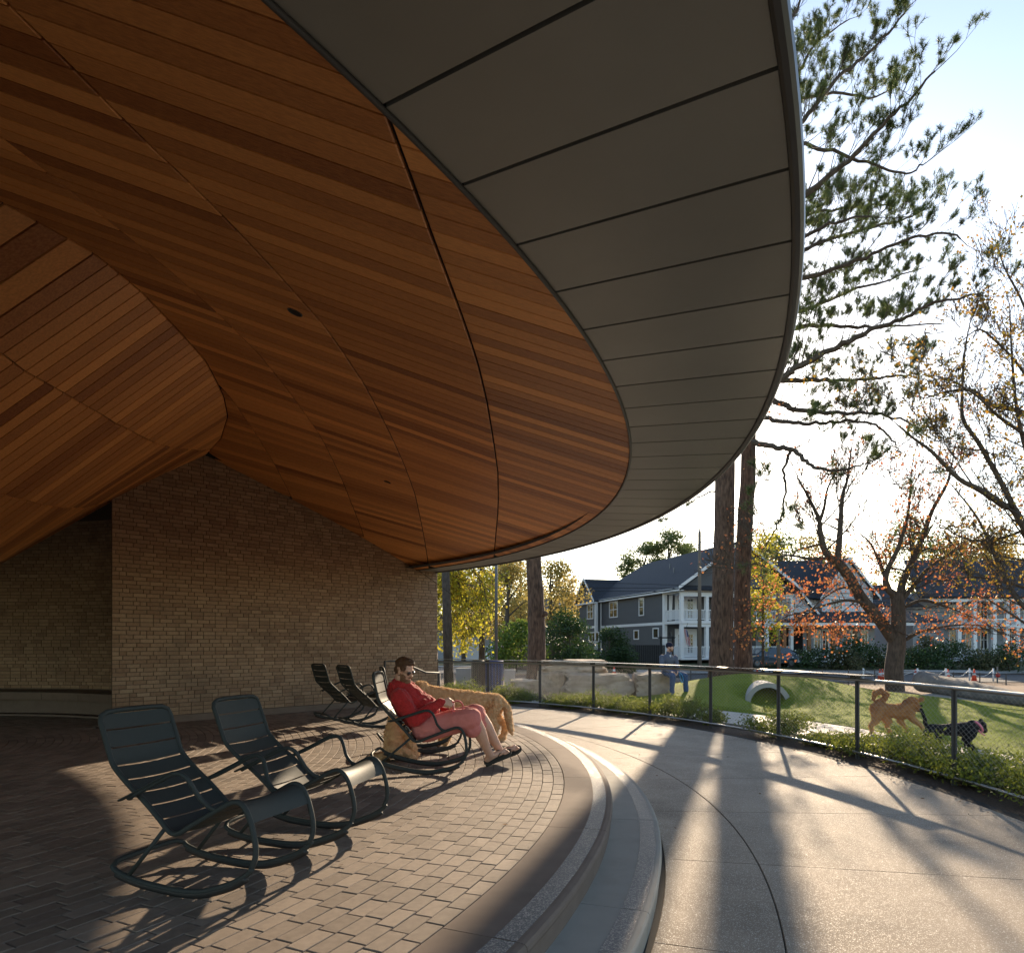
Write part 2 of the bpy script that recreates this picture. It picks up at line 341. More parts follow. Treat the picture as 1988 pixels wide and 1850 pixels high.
# paved plaza panels
plaza = struct('plaza'); TH0 = R(-62); 
base = MB(); base.lathe([(10.7, -.312), (14.3, -.312)], C1, R(-75), R(75), 60, close_ends=False); base.build('joint_bed', M['dark'], plaza)
def sector(mb, r0, r1, a0, a1, z, gap=.005, ch=.003, seg=8, depth=.05, tone=.5):
    ga0 = gap/((r0+r1)/2)
    prof = [(r0+gap, z-depth), (r0+gap, z-ch), (r0+gap+ch, z), (r1-gap-ch, z), (r1-gap, z-ch), (r1-gap, z-depth)]
    mb.lathe(prof[::-1], C1, a0+ga0, a1-ga0, seg, tone)
a = -65.0-.3
while a < 72:
    for r0, r1 in ((10.83, 11.5), (11.5, 14.15)):
        s = MB(); off = 0
        sector(s, r0, r1, R(a-.2), R(a+7.8-.2), -.3, .004 if r0 > 11 else .004, .004, 8, .012, rr(.2, .8)); s.build('concrete_panel', M['plaza'], plaza)
    a += 7.8
# mulch strip, dog path, turf with mound
s = MB(); s.lathe([(14.15, -.36), (14.152, -.325), (14.5, -.31), (15.0, -.30), (15.45, -.33)], C1, R(-70), R(80), 80, close_ends=False)
s.build('planting_bed', M['mulch'], kind='structure')
s = MB(); s.lathe([(15.4, -.36), (15.4, -.30), (17.25, -.30), (17.25, -.36)], C1, R(-60), R(62), 60); s.build('path', M['path'], kind='structure')
# turf grid in polar-ish coords
def turf_r(a):  # inner radius by angle (deg)
    return lin([(-30, 16.6), (10, 16.8), (25, 17.15), (45, 17.5), (60, 17.6)], math.degrees(a))
V = []; F = []; na, nr = 220, 90
for i in range(na+1):
    a = R(-22+74*i/na)
    for j in range(nr+1):
        r0 = turf_r(a); r1 = lin([(-22, 20.6), (0, 21.4), (12, 22.6), (22, 24.5), (35, 26.2), (52, 25.5)], math.degrees(a)); r = r0+(r1-r0)*j/nr
        x, y = C1[0]+r*math.cos(a), C1[1]+r*math.sin(a)
        z = -.296+mound(x, y)
        if j == 0 or j == nr or i in (0, na): z -= .07
        V.append((x, y, z))
for i in range(na):
    for j in range(nr): F.append((i*(nr+1)+j, (i+1)*(nr+1)+j, (i+1)*(nr+1)+j+1, i*(nr+1)+j+1))
s = MB(); s.add(V, F); s.build('turf', M['turf'], smooth=True, kind='structure')
# short turf blades
n = 60000; a = np.radians(np.random.uniform(-20, 50, n)); u = np.random.uniform(0.01, .97, n)
r0 = np.interp(np.degrees(a), [-30, 10, 25, 45, 60], [16.6, 16.8, 17.15, 17.5, 17.6]); r1 = np.interp(np.degrees(a), [-22, 0, 12, 22, 35, 52], [20.6, 21.4, 22.6, 24.5, 26.2, 25.5])
rd = r0+(r1-r0)*u; X = C1[0]+rd*np.cos(a); Y = C1[1]+rd*np.sin(a)
Z = np.array([-.30+mound(x_, y_) for x_, y_ in zip(X.tolist(), Y.tolist())])
b = np.stack([X, Y, Z], 1); d = np.random.normal(0, .012, (n, 3)); d[:, 2] = np.random.uniform(.012, .024, n)
th = np.random.uniform(0, 6.28, n); wv = np.stack([np.cos(th), np.sin(th), np.zeros(n)], 1)*.006
V = np.stack([b-wv, b+wv, b+d], 1).reshape(-1, 3)
npmesh('turf_blades', V, np.arange(3*n).reshape(-1, 3), M['blade'], tone=np.repeat(np.random.uniform(0, 1, n), 3), kind='stuff', label='short green blades of the turf mound', category='grass')

# step between terrace and plaza
step = struct('step')
s = MB(); s.lathe([(10.3, -.35), (10.3, -.162), (10.79, -.162), (10.79, -.35)], C1, R(-70), R(75), 90); s.build('step_core', M['dark'], step)
def nose(r0, r1, zt, zb): return [(r0, zt-.03), (r0, zt), (r1-.035, zt), (r1-.012, zt-.004), (r1-.002, zt-.016), (r1, zt-.035), (r1-.008, zt-.055), (r1-.016, zb)][::-1]
a = -8.1-10.45*6
while a < 76:
    s = MB(); s.lathe(nose(10.4, 10.81, -.15, -.31), C1, R(a)+.0003, R(a+10.45)-.0003, 14, rr(.2, .8)); s.build('tread_slab', M['tread'], step, smooth=False)
    s = MB(); s.lathe([(10.765, -.16), (10.765, -.1485), (10.655, -.1485), (10.655, -.16)], C1, R(a)+.0005, R(a+10.45)-.0005, 14); s.build('grip_strip', M['aggregate'], step)
    a += 10.45
# terrace: border slabs and ring pavers
terr = struct('terrace')
s = MB(); s.lathe([(0, -.016), (10.1, -.016)], C1, R(-180), R(180), 120, close_ends=False); s.v[0] = s.v[0]; s.build('joint_sand', M['paver_joint'], terr)
a = -2.6-10.5*6
while a < 76:
    s = MB(); s.lathe(nose(10.02, 10.44, 0, -.152), C1, R(a)+.0003, R(a+10.5)-.0003, 14, rr(.1, .9)); s.build('border_slab', M['slab'], terr)
    s = MB(); s.lathe([(10.385, -.01), (10.385, .0015), (10.275, .0015), (10.275, -.01)], C1, R(a)+.0005, R(a+10.5)-.0005, 14); s.build('grip_strip', M['aggregate'], terr)
    a += 10.5
pav = []; rw = .1016; k = 0
while True:
    r1 = 10.015-rw*k; r0 = r1-rw; k += 1
    if r0 < 1.0: break
    nn = max(8, int(2*math.pi*(r0+r1)/2/.2035)); off = rr(0, 1)*2*math.pi/nn if k > 1 else 0
    if k % 2 == 0: off = offp+math.pi/nn
    offp = off
    for i in range(nn):
        a0 = off+2*math.pi*i/nn; a1 = a0+2*math.pi/nn; c = pol((r0+r1)/2, (a0+a1)/2)
        if c.y < 1.4: continue
        px = 994+1325*c.x/c.y; py = 1250+1325*H/c.y
        if px < -450 or px > 2300 or py > 2500: continue
        w2 = c.to_2d()-W0
        if w2.dot(WN) < -.02 and c.x > -6.6: continue
        pav.append((-1/c.y**3, r0, r1, a0, a1))
pav.sort(key=lambda t: t[0])
rest = MB()
def paver(mb, r0, r1, a0, a1):
    g = .0028; ga = g/r1; z = rr(-.0015, .0015)
    q = [pol(r0+g, a0+ga, z+rr(-.001, .001)), pol(r1-g, a0+ga, z), pol(r1-g, a1-ga, z+rr(-.001, .001)), pol(r0+g, a1-ga, z)]
    mb.piece(q, (0, 0, 1), .03, .003, rr(0, 1))
npv = 0
for t in pav:
    c = pol((t[1]+t[2])/2, (t[3]+t[4])/2); px = 994+1325*c.x/c.y; py = 1250+1325*H/c.y
    if npv < 300 and -20 < px < 1200 and py < 1870:
        s = MB(); paver(s, *t[1:]); s.build('paver', M['paver'], terr); npv += 1
    else: paver(rest, *t[1:])
rest.build('paver_field', M['paver'], terr, kind='stuff')

# ------------------------------------------------------------------ pavilion building
pv = thing('pavilion', 'round open pavilion with timber ceiling, metal soffit band and tan brick wall', 'building', (-9.5, 7.14, 0))
# ceiling planks
ceil = MB(); V = []; F = []
# continuous dark backing 2 cm above the planks
ysb = [1.0+.25*i for i in range(61)]
def rowx(y):
    xl = -9.6 if y < 11.05 else xw(y)
    return xl, xe(y)
nb = 24
for y in ysb:
    xl, xr = rowx(y); xr = max(xr, xl+.02); f = lin(FT, y) if y < 11.7 else xl+.008
    row = [xl+(f-xl)*i/8 for i in range(8)]+[f+(xr-f)*i/(nb-8) for i in range(nb-8+1)] 
    V += [(x, y, zC(x, y)+.022) for x in row]
for j in range(len(ysb)-1):
    for i in range(nb): F.append((j*(nb+1)+i, (j+1)*(nb+1)+i, (j+1)*(nb+1)+i+1, j*(nb+1)+i+1))
ceil.add(V, F); ceiling = ceil.build('ceiling', M['dark'], pv)
planks = []; PW = .1575; y = 1.2
while y < 16.2:
    y1 = y+PW; ym = (y+y1)/2
    brk = []
    f = lin(FT, ym) if ym < 11.72 else None
    xl, xr = rowx(ym)
    if xr <= xl+.05: y = y1; continue
    cuts = [('e', xe)]+[('j', (lambda T: (lambda q: lin(T, q)))(T)) for T in (J1T, J2T, J3T, J4T)]
    pts = [(xe(ym), xe)]
    for T in (J1T, J2T, J3T, J4T): pts.append((lin(T, ym), (lambda q, T=T: lin(T, q))))
    left = (f, (lambda q: lin(FT, q))) if f is not None else (xl, xw)
    ok = [p for p in pts if left[0]+.02 < p[0] <= xe(ym)+1e-6]+[left]
    for A, B in zip(ok, ok[1:]): planks.append((y, y1, A[1], B[1], zR, A[0]-B[0]))
    if f is not None:
        lo = (-9.6, (lambda q: -9.6)) if ym < 11.05 else (xl, xw)
        pts = [left, (lin(JL1, ym), lambda q: lin(JL1, q)), (lin(JL2, ym), lambda q: lin(JL2, q)), lo]
        ok = [p for p in pts if lo[0]-1e-6 <= p[0] <= left[0]+1e-6]; ok = sorted(set(ok), key=lambda t: -t[0])
        for A, B in zip(ok, ok[1:]): planks.append((y, y1, A[1], B[1], zL, A[0]-B[0]))
    y = y1
def plank(mb, t):
    y0, y1, fa, fb, zf, L = t; g = .0058 if zf is zL else .0048; e = .008; zo = rr(0, .0015)
    # split long planks so their butt ends show now and then
    def pt(fn, sgn, yy):
        x = min(fn(yy), xe(yy))+sgn*e; x = min(x, xe(yy)-.002); return x
    ym = (y0+y1)/2
    q = [Vector((pt(fa, -1, y0+g), y0+g, 0)), Vector((pt(fb, 1, y0+g), y0+g, 0)), Vector((pt(fb, 1, y1-g), y1-g, 0)), Vector((pt(fa, -1, y1-g), y1-g, 0))]
    if q[0].x < q[1].x or q[3].x < q[2].x: return False
    for p in q: p.z = zf(p.x, p.y)-zo
    mb.piece(q, (0, 0, -1), .021, .004, min(1, max(0, random.gauss(.52, .30)))); return True
def seen(t):
    y = (t[0]+t[1])/2; x = (t[2](y)+t[3](y))/2; px = 994+1325*x/y; py = 1250-1325*(t[4](x, y)-H)/y
    vis = -300 < px < 2200 and py > -150
    return (0 if vis else 1, y)
planks.sort(key=seen); rest = MB(); k = 0
for t in planks:
    if k < 300 and t[5] > .15:
        s = MB()
        if plank(s, t): s.build('plank', M['wood'], ceiling); k += 1
    else: plank(rest, t)
rest.build('plank_field', M['wood'], ceiling, kind='stuff')
for (x, y) in ((-1.62, 5.1), (-1.91, 10.46)):     # recessed lights (unlit)
    z = zR(x, y); s = MB(); n = Vector((-.35, 0, -1)).normalized(); ax = n.orthogonal().normalized(); bx = n.cross(ax)
    c = Vector((x, y, z)); s.tube([c+n*.004, c-n*.02], [.052, .052], 20); s.build('recessed_light', M['dark'], ceiling)
    s = MB(); ring = [c+n*.005+(ax*math.cos(q)+bx*math.sin(q))*.054 for q in [2*math.pi*i/20 for i in range(20)]]; s.tube(ring, .004, 6, closed=True); s.build('light_trim', M['fascia'], ceiling)
# soffit
sof = MB(); sof.lathe([(10.6, ZS+.035), (11.5, ZS+.035)], C1, R(-80), R(80), 80, close_ends=False); soffit = sof.build('soffit', M['dark'], pv)
def rin_at(a):  # point of the C2 circle at direction a from C1
    lo, hi = 8., 12.
    for _ in range(30):
        m_ = (lo+hi)/2; p = pol(m_, a); q = math.hypot(p.x-C2[0], p.y-C2[1])
        if q < R2: lo = m_
        else: hi = m_
    return lo
a = -26.8-2.3*14
while a < 62:
    s = MB(); q = []; g = R(.045)
    def rowp(fr, u):   # u 0..1 across panel
        ao = R(a)+g+(R(2.3)-2*g)*u; ai = ao+R(.12); return pol(rin_at(ai)+.012, ai, ZS), pol(11.497, ao, ZS)
    L = [rowp(0, u) for u in (0, .5, 1)]
    V = []
    for (i_, o_) in L: V += [i_, i_.lerp(o_, .5), o_]
    tn = rr(0, 1)
    F = [(0, 1, 4, 3), (1, 2, 5, 4), (3, 4, 7, 6), (4, 5, 8, 7)]
    V2 = [v+Vector((0, 0, .03)) for v in V]; per = [0, 1, 2, 5, 8, 7, 6, 3]
    F += [(per[i_], 9+per[i_], 9+per[(i_+1) % 8], per[(i_+1) % 8]) for i_ in range(8)]
    s.add(V+V2, F, tn); s.build('soffit_panel', M['soffit'], soffit); a += 2.3
s = MB(); s.tube([(C2[0]+(R2+.004)*math.cos(R(q)), C2[1]+(R2+.004)*math.sin(R(q)), ZS-.004) for q in range(-55, 52, 1)], .011, 6); s.build('edge_trim', M['fascia'], soffit, smooth=True)
s = MB(); s.lathe([(11.5, ZS+.03), (11.5, ZS-.012), (11.512, ZS-.022), (11.53, ZS-.024), (11.543, ZS-.014), (11.548, ZS+.004), (11.54, ZS+.03), (11.53, ZS+.05), (11.50, ZS+.075), (11.2, ZS+.15)], C1, R(-100), R(100), 200, close_ends=False)
s.build('fascia', M['fascia'], pv, smooth=False)
s = MB(); s.lathe([(11.5, ZS+.074), (10.4, 3.55), (8.2, 4.7), (6.0, 5.5), (0.01, 6.2)], C1, R(-180), R(180), 120, close_ends=False)
s.build('roof', M['fascia'], pv, smooth=True)
# front brick wall
def zw(t): p = W0+WD*t; return zC(min(p.x+.03, xe(p.y)), p.y) if p.y < 15.55 else ZS
wl = MB(); n = 30; off = -.012
V = []
for i in range(n+1):
    t = WL*i/n; p = W0+WD*t; q = p+WN*off; b = p-WN*(.025+.2*i/n); zt = zw(t)+.03
    V += [(q.x, q.y, -.1), (q.x, q.y, zt), (b.x, b.y, -.1), (b.x, b.y, zt)]
F = []
for i in range(n):
    k = 4*i; F += [(k, k+4, k+5, k+1), (k+2, k+3, k+7, k+6), (k+1, k+5, k+7, k+3)]
F += [(0, 1, 3, 2), (4*n, 4*n+2, 4*n+3, 4*n+1)]
wl.add(V, F); wall = wl.build('brick_wall', M['mortar'], pv)
def bricks(place, L, z0, ztop, mat, parent, name, inds):
    rest = MB(); k = 0; z = z0; row = 0; lst = []
    ch = .0667
    while z < 5.2:
        t = -.1*(row % 2)-random.choice((0, .05, .1)); first = False
        while t < L:
            ln = .203
            if random.random() < .16: ln = .1015
            if row % 2 and first: ln = .203
            a, b = max(t, 0), min(t+ln, L); t += ln; first = False
            if b-a < .02: continue
            if z+.02 > max(ztop(a), ztop(b)): continue
            lst.append((a, b, z, z+ch))
        z += ch; row += 1
    for q in lst:
        q2 = place(*q)
        (p, nrm) = q2; c = sum((Vector(v) for v in p), Vector())/4
        px = 994+1325*c.x/c.y
        if k < inds and (c.z < 1.1) and px > 215:
            s = MB(); s.piece(p, nrm, .02, .0018, min(1, max(0, random.gauss(.5, .3)))); s.build(name, mat, parent); k += 1
        else: rest.piece(p, nrm, .02, .0018, min(1, max(0, random.gauss(.5, .3))))
    rest.build(name+'_field', mat, parent, kind='stuff')
g = .0045
def place_front(a, b, z0, z1):
    o = rr(-.001, .0015)
    A = W0+WD*(a+g)+WN*o; B = W0+WD*(b-g)+WN*o
    return [(A.x, A.y, z0+g), (B.x, B.y, z0+g), (B.x, B.y, z1-g), (A.x, A.y, z1-g)], (WN.x, WN.y, 0)
bricks(place_front, WL, .115, zw, M['brick'], wall, 'brick', 300)
s = MB(); A = W0+WN*.035-WD*.01; B = W0-WN*.02-WD*.01; Cc = W1-WN*.12+WD*.01; D = W1+WN*.035+WD*.01
s.hexa([(A.x, A.y, -.05), (D.x, D.y, -.05), (Cc.x, Cc.y, -.05), (B.x, B.y, -.05), (A.x, A.y, .112), (D.x, D.y, .112), (Cc.x, Cc.y, .112), (B.x, B.y, .112)]); s.build('wall_base', M['slab'], pv)
# curved brick wall with bench behind its end
RC = 6.05
s = MB(); s.lathe([(RC+.013, 0), (RC+.013, 4.6), (RC+.35, 4.6)], C1, R(50), R(150), 60, close_ends=False); cw = s.build('curved_wall', M['mortar'], pv)
def place_c(a, b, z0, z1):
    th0 = R(50)+(a+g)/RC; th1 = R(50)+(b-g)/RC; o = rr(-.001, .0015)
    A = pol(RC-o, th0); B = pol(RC-o, th1); m_ = pol(1, (th0+th1)/2, 0, (0, 0))
    return [(B.x, B.y, z0+g), (A.x, A.y, z0+g), (A.x, A.y, z1-g), (B.x, B.y, z1-g)], (-m_.x, -m_.y, 0)
def ztc(t): return 3.5 if t < RC*R(62) else 0
rest = MB(); 
lst = []; z = .445; row = 0
while z < 3.6:
    t = -.1*(row % 2)-random.choice((0, .05))
    while t < RC*R(62):
        ln = .203 if random.random() > .2 else .1015
        if t > 0: p, nrm = place_c(t, t+ln, z, z+.0667); rest.piece(p, nrm, .02, .0018, min(1, max(0, random.gauss(.5, .3))))
        t += ln
    z += .0667; row += 1
rest.build('brick_field', M['brick'], cw, kind='stuff')
a = 52
while a < 200:
    s = MB(); s.lathe([(RC, .30), (RC, .432), (5.30, .432), (5.285, .428), (5.28, .415), (5.28, .30)], C1, R(a)+.0006, R(a+9)-.0006, 8, rr(.2, .8)); s.build('bench_slab', M['slab'], pv); a += 9
s = MB(); s.lathe([(5.55, 0), (5.55, .305)], C1, R(50), R(200), 60, close_ends=False); s.build('bench_base', M['slab'], pv)
s = MB(); s.lathe([(5.28, -.01), (5.28, .03), (5.56, .03)], C1, R(50), R(200), 60, close_ends=False); s.build('bench_plinth', M['slab'], pv)
# handrail in front of the wall's far end
hr = thing('handrail', 'dark steel handrail stepping down beside the far end of the brick wall', 'handrail', (-2.3, 13.9, 0))
s = MB(); rp = [P(747, 1340, 13.6), P(747, 1283, 13.6), P(757, 1283, 13.7), P(776, 1283, 13.8), P(798, 1293, 14.2), P(826, 1305, 14.8), P(852, 1306, 15.2), P(853, 1308, 15.2)]
s.tube(rp, .02, 8); s.build('rail', M['post'], hr, smooth=True)
s = MB(); q = P(853, 1307, 15.2); s.tube([q, (q.x, q.y, -.3)], .02, 8); s.build('post', M['post'], hr, smooth=True); s = MB(); q = P(747, 1300, 13.6); s.tube([q, (q.x, q.y, 0)], .02, 8); s.build('post', M['post'], hr, smooth=True)

# ------------------------------------------------------------------ rocking chairs
def copy_tree(o, parent=None):
    c = o.copy(); COL.objects.link(c); c.parent = parent
    for ch in [q for q in bpy.data.objects if q.parent == o]: copy_tree(ch, c)
    return c
SW = .235
def chair_proto():
    t = thing('rocking_chair', 'x', 'rocking chair', (0, 0, 0), 'metal rocking chairs on the terrace')
    side = [(.44, .165), (.462, .21), (.468, .27), (.452, .35), (.425, .425), (.385, .478), (.335, .487), (.26, .452), (.15, .392), (.057, .340), (.0, .306), (-.045, .295), (-.085, .312), (-.15, .372), (-.25, .455), (-.34, .52), (-.426, .592), (-.468, .640), (-.492, .70), (-.53, .80), (-.552, .855)]
    L = smoothpath([(x, -SW, z) for x, z in side], 3); top = [(-.560, -SW+.012, .885), (-.566, -SW+.05, .902), (-.568, -SW/2, .906), (-.568, 0, .907), (-.568, SW/2, .906), (-.566, SW-.05, .902), (-.560, SW-.012, .885)]
    Rr = [Vector((p.x, -p.y, p.z)) for p in L][::-1]
    s = MB(); s.tube(L+[Vector(q) for q in top]+Rr, .0145, 8); s.build('frame', M['chair'], t, smooth=True)
    rk = [(.452, .172), (.42, .137), (.33, .085), (.172, .030), (.06, .0135), (-.05, .012), (-.24, .025), (-.36, .045), (-.43, .066), (-.455, .085)]
    s = MB()
    A = smoothpath([(x, -SW-.008, z) for x, z in rk], 3); B = [Vector((p.x, -p.y, p.z)) for p in A][::-1]
    bar = [(-.472, -SW+.03, .10), (-.478, -SW+.08, .104), (-.48, 0, .105), (-.478, SW-.08, .104), (-.472, SW-.03, .10)]
    s.tube(A+[Vector(q) for q in bar]+B, .0145, 8); s.build('rocker', M['chair'], t, smooth=True)
    for sg in (-1, 1):
        s = MB(); pts = smoothpath([(x, sg*(SW+.008), z-.016) for x, z in rk[1:-1]], 3); s.tube(pts, .016, 8, flat=(.85, 1.3)); s.build('rocker_pad', M['rubber'], t, smooth=True)
        s = MB(); s.tube([(-.10, sg*SW, .322), (-.345, sg*(SW+.006), .048)], .0115, 8); s.build('leg', M['chair'], t, smooth=True)
        s = MB(); yo = SW+.062
        s.tube(smoothpath([(-.325, sg*(SW+.01), .462), (-.30, sg*(SW+.045), .472), (-.24, sg*yo, .497), (-.12, sg*yo, .555), (-.01, sg*yo, .610), (.045, sg*(yo-.002), .622), (.088, sg*(yo-.01), .600), (.115, sg*(yo-.022), .555), (.145, sg*(SW+.02), .495), (.19, sg*(SW+.006), .452), (.225, sg*SW, .440)], 4), .0125, 8)
        ar = s.build('armrest', M['chair'], t, smooth=True)
        s = MB(); s.tube(smoothpath([(-.335, sg*(yo+.002), .462), (-.24, sg*yo, .507), (-.12, sg*yo, .565), (-.02, sg*yo, .615), (.01, sg*yo, .625)], 4), .023, 8, flat=(1, .3)); s.build('arm_pad', M['chair'], ar, smooth=True)
    # slats: path of the sheet between the side tubes
    path = smoothpath([(.467, 0, .26), (.452, 0, .35), (.425, 0, .425), (.385, 0, .476), (.335, 0, .485), (.26, 0, .452), (.15, 0, .392), (.057, 0, .340), (.0, 0, .306), (-.045, 0, .295), (-.085, 0, .312), (-.15, 0, .372), (-.25, 0, .455), (-.34, 0, .52), (-.426, 0, .592), (-.468, 0, .640), (-.492, 0, .70), (-.53, 0, .80), (-.562, 0, .895)], 6)
    acc = [0]
    for a, b in zip(path, path[1:]): acc.append(acc[-1]+(b-a).length)
    T = acc[-1]
    def at(u):
        for i in range(len(acc)-1):
            if u <= acc[i+1]: return path[i].lerp(path[i+1], (u-acc[i])/max(1e-9, acc[i+1]-acc[i])), (path[i+1]-path[i]).normalized()
        return path[-1], (path[-1]-path[-2]).normalized()
    cuts = [(.13, .335)]+[(.347, .425), (.437, .515)]
    u = .527; 
    while u < T-.03: cuts.append((u, min(u+.0925, T-.004))); u += .1025
    for (u0, u1) in cuts:
        if u1-u0 < .02: continue
        s = MB(); nu = 4 if u1-u0 < .15 else 8; V = []; nv = 8
        for lay in (0, 1):
            for i in range(nu+1):
                p, tg = at(u0+(u1-u0)*i/nu); nrm = Vector((tg.z, 0, -tg.x))
                if nrm.z > 0 and abs(tg.z) < .7: nrm = -nrm if False else nrm
                nrm = Vector((-tg.z, 0, tg.x)) if tg.x > 0 else Vector((tg.z, 0, -tg.x))
                # sag away from the sitter: down / back
                back = Vector((tg.z, 0, -tg.x)); back = back if back.x+back.z < 0 else -back
                for j in range(nv+1):
                    v = -1+2*j/nv; sag = .016*(1-v*v)
                    V.append(p+back*(sag+.003*lay-.004)+Vector((0, v*(SW-.006), 0)))
        F = []; q = (nu+1)*(nv+1)
        for i in range(nu):
            for j in range(nv):
                a = i*(nv+1)+j; F += [(a, a+1, a+nv+2, a+nv+1), (q+a, q+a+nv+1, q+a+nv+2, q+a+1)]
        s.add(V, F); F = []; rim = [j for j in range(nv+1)]+[(i)*(nv+1)+nv for i in range(1, nu+1)]+[nu*(nv+1)+j for j in range(nv-1, -1, -1)]+[i*(nv+1) for i in range(nu-1, 0, -1)]
        k_ = len(rim); s.add([V[a] for a in rim]+[V[q+a] for a in rim], [(i, k_+i, k_+(i+1) % k_, (i+1) % k_) for i in range(k_)])
        if 1: pass
        F = []; s.build('slat', M['chair'], t, smooth=True)
    return t
CH = chair_proto()
def place_chair(o, x, y, deg, pitch, label):
    o.location = (x, y, 0); o['label'] = label
    M_ = Matrix.Rotation(R(deg), 4, 'Z') @ Matrix.Rotation(R(pitch), 4, 'Y')
    zmin = min((M_ @ Vector((px, 0, pz))).z for px, pz in [(.42, .10), (.33, .048), (.172, -.007), (.06, -.0235), (-.05, -.025), (-.24, -.012), (-.36, .008), (-.43, .03)])
    o.matrix_basis = Matrix.Translation((x, y, -zmin+.001)) @ M_
    return o
spots = [(-1.626, 3.732, -19, 0, 'empty dark grey rocking chair nearest the camera, lower left of the terrace'),
         (-1.367, 4.574, -15, 0, 'empty dark grey rocking chair just beyond the nearest one, its arm in full view'),
         (-.95, 7.03, -1, 8, 'rocking chair with the man in the red sweater sitting in it'),
         (-2.80, 11.50, 42, 4, 'rocking chair closest to the brick wall, leftmost of the two sunlit ones at the back'),
         (-2.18, 10.70, 38, 4, 'sunlit rocking chair between the one nearest the brick wall and the man in red'),
         (-1.16, 8.30, 16, 9, 'rocking chair mostly hidden behind the man in red, only its back top showing')]
chairs = [CH]+[copy_tree(CH) for _ in spots[1:]]
for o, a in zip(chairs, spots): place_chair(o, *a)

# ------------------------------------------------------------------ figures: one remeshed skin per body
def cap(mb, p0, p1, r0, r1, n=12):
    p0, p1 = Vector(p0), Vector(p1); ax = p1-p0; L = max(ax.length, 1e-5); q = ax.to_track_quat('Z', 'Y').to_matrix() if ax.length > 1e-6 else Matrix.Identity(3)
    V = []; F = []; ring = []
    for i in range(5):
        th = math.pi/2*(i/4); ring.append((r0*math.sin(th), -r0*math.cos(th)))
    for i in range(5):
        th = math.pi/2*(i/4); ring.append((r1*math.cos(th), L+r1*math.sin(th)))
    for r, z in ring:
        for k in range(n): V.append(p0+q @ Vector((r*math.cos(2*math.pi*k/n), r*math.sin(2*math.pi*k/n), z)))
    for i in range(len(ring)-1):
        for k in range(n): F.append((i*n+k, i*n+(k+1) % n, (i+1)*n+(k+1) % n, (i+1)*n+k))
    mb.add(V, F)
def limb(mb, pts, rs):
    for a, b, r0, r1 in zip(pts, pts[1:], rs, rs[1:]): cap(mb, a, b, r0, r1)
def remesh(mb, name, mat, parent, voxel=.01, smooth=6, noise_amp=0., noise_sc=8., belly=None, **tags):
    me = bpy.data.meshes.new('tmp'); me.from_pydata(mb.v, [], mb.f); me.update()
    o = bpy.data.objects.new('tmp', me); COL.objects.link(o)
    m = o.modifiers.new('r', 'REMESH'); m.mode = 'VOXEL'; m.voxel_size = voxel
    if smooth: m2 = o.modifiers.new('s', 'SMOOTH'); m2.iterations = smooth; m2.factor = .5
    dg = bpy.context.evaluated_depsgraph_get(); dg.update()
    me2 = bpy.data.meshes.new_from_object(o.evaluated_get(dg)); bpy.data.objects.remove(o); bpy.data.meshes.remove(me)
    n = len(me2.vertices); co = np.empty(n*3, dtype=np.float32); me2.vertices.foreach_get('co', co); co = co.reshape(-1, 3)
    if noise_amp:
        no = np.empty(n*3, dtype=np.float32); me2.vertices.foreach_get('normal', no); no = no.reshape(-1, 3)
        k = np.array([mnoise.noise(Vector(c)*noise_sc)+.5*mnoise.noise(Vector(c)*noise_sc*2.7) for c in co.tolist()])
        co = co+no*(k*noise_amp)[:, None]; me2.vertices.foreach_set('co', co.astype(np.float32).ravel())
    me2.polygons.foreach_set('use_smooth', [True]*len(me2.polygons)); me2.materials.clear(); me2.materials.append(mat); me2.name = name
    tv = np.full(n, .5, dtype=np.float32) if belly is None else np.clip((belly[1]-co[:, 2])/(belly[1]-belly[0]), 0, 1).astype(np.float32)
    a = me2.attributes.new('tone', 'FLOAT', 'POINT'); a.data.foreach_set('value', tv); me2.update()
    return link(name, me2, parent, **tags)
def fur(o, name, mat, n, ln, parent, down=.4, wdt=.002, flow=None):
    me = o.data; me.calc_loop_triangles(); nt_ = len(me.loop_triangles)
    tri = np.empty(nt_*3, dtype=np.int32); me.loop_triangles.foreach_get('vertices', tri); tri = tri.reshape(-1, 3)
    co = np.empty(len(me.vertices)*3, dtype=np.float32); me.vertices.foreach_get('co', co); co = co.reshape(-1, 3)
    A, B, C = co[tri[:, 0]], co[tri[:, 1]], co[tri[:, 2]]; nr_ = np.cross(B-A, C-A); ar = np.linalg.norm(nr_, axis=1); nr_ /= ar[:, None]+1e-12
    idx = np.random.choice(nt_, n, p=ar/ar.sum()); u = np.random.uniform(0, 1, (n, 2)); fl = u.sum(1) > 1; u[fl] = 1-u[fl]
    p = A[idx]+(B-A)[idx]*u[:, :1]+(C-A)[idx]*u[:, 1:]; nn = nr_[idx]
    d = nn+np.random.normal(0, .35, (n, 3)); d[:, 2] -= down
    if flow is not None: d += np.array(flow)
    d /= np.linalg.norm(d, axis=1)[:, None]; w_ = np.cross(d, rndunit(n)); w_ /= np.linalg.norm(w_, axis=1)[:, None]
    L = (ln*np.random.uniform(.5, 1.2, n))[:, None]
    V = np.stack([p-w_*wdt-nn*.003, p+w_*wdt-nn*.003, p+d*L], 1).reshape(-1, 3)
    return npmesh(name, V, np.arange(3*n).reshape(-1, 3), mat, parent, tone=np.repeat(np.random.uniform(0, 1, n), 3), kind='stuff')
def mixv(a, b, t): return Vector(a).lerp(Vector(b), t)

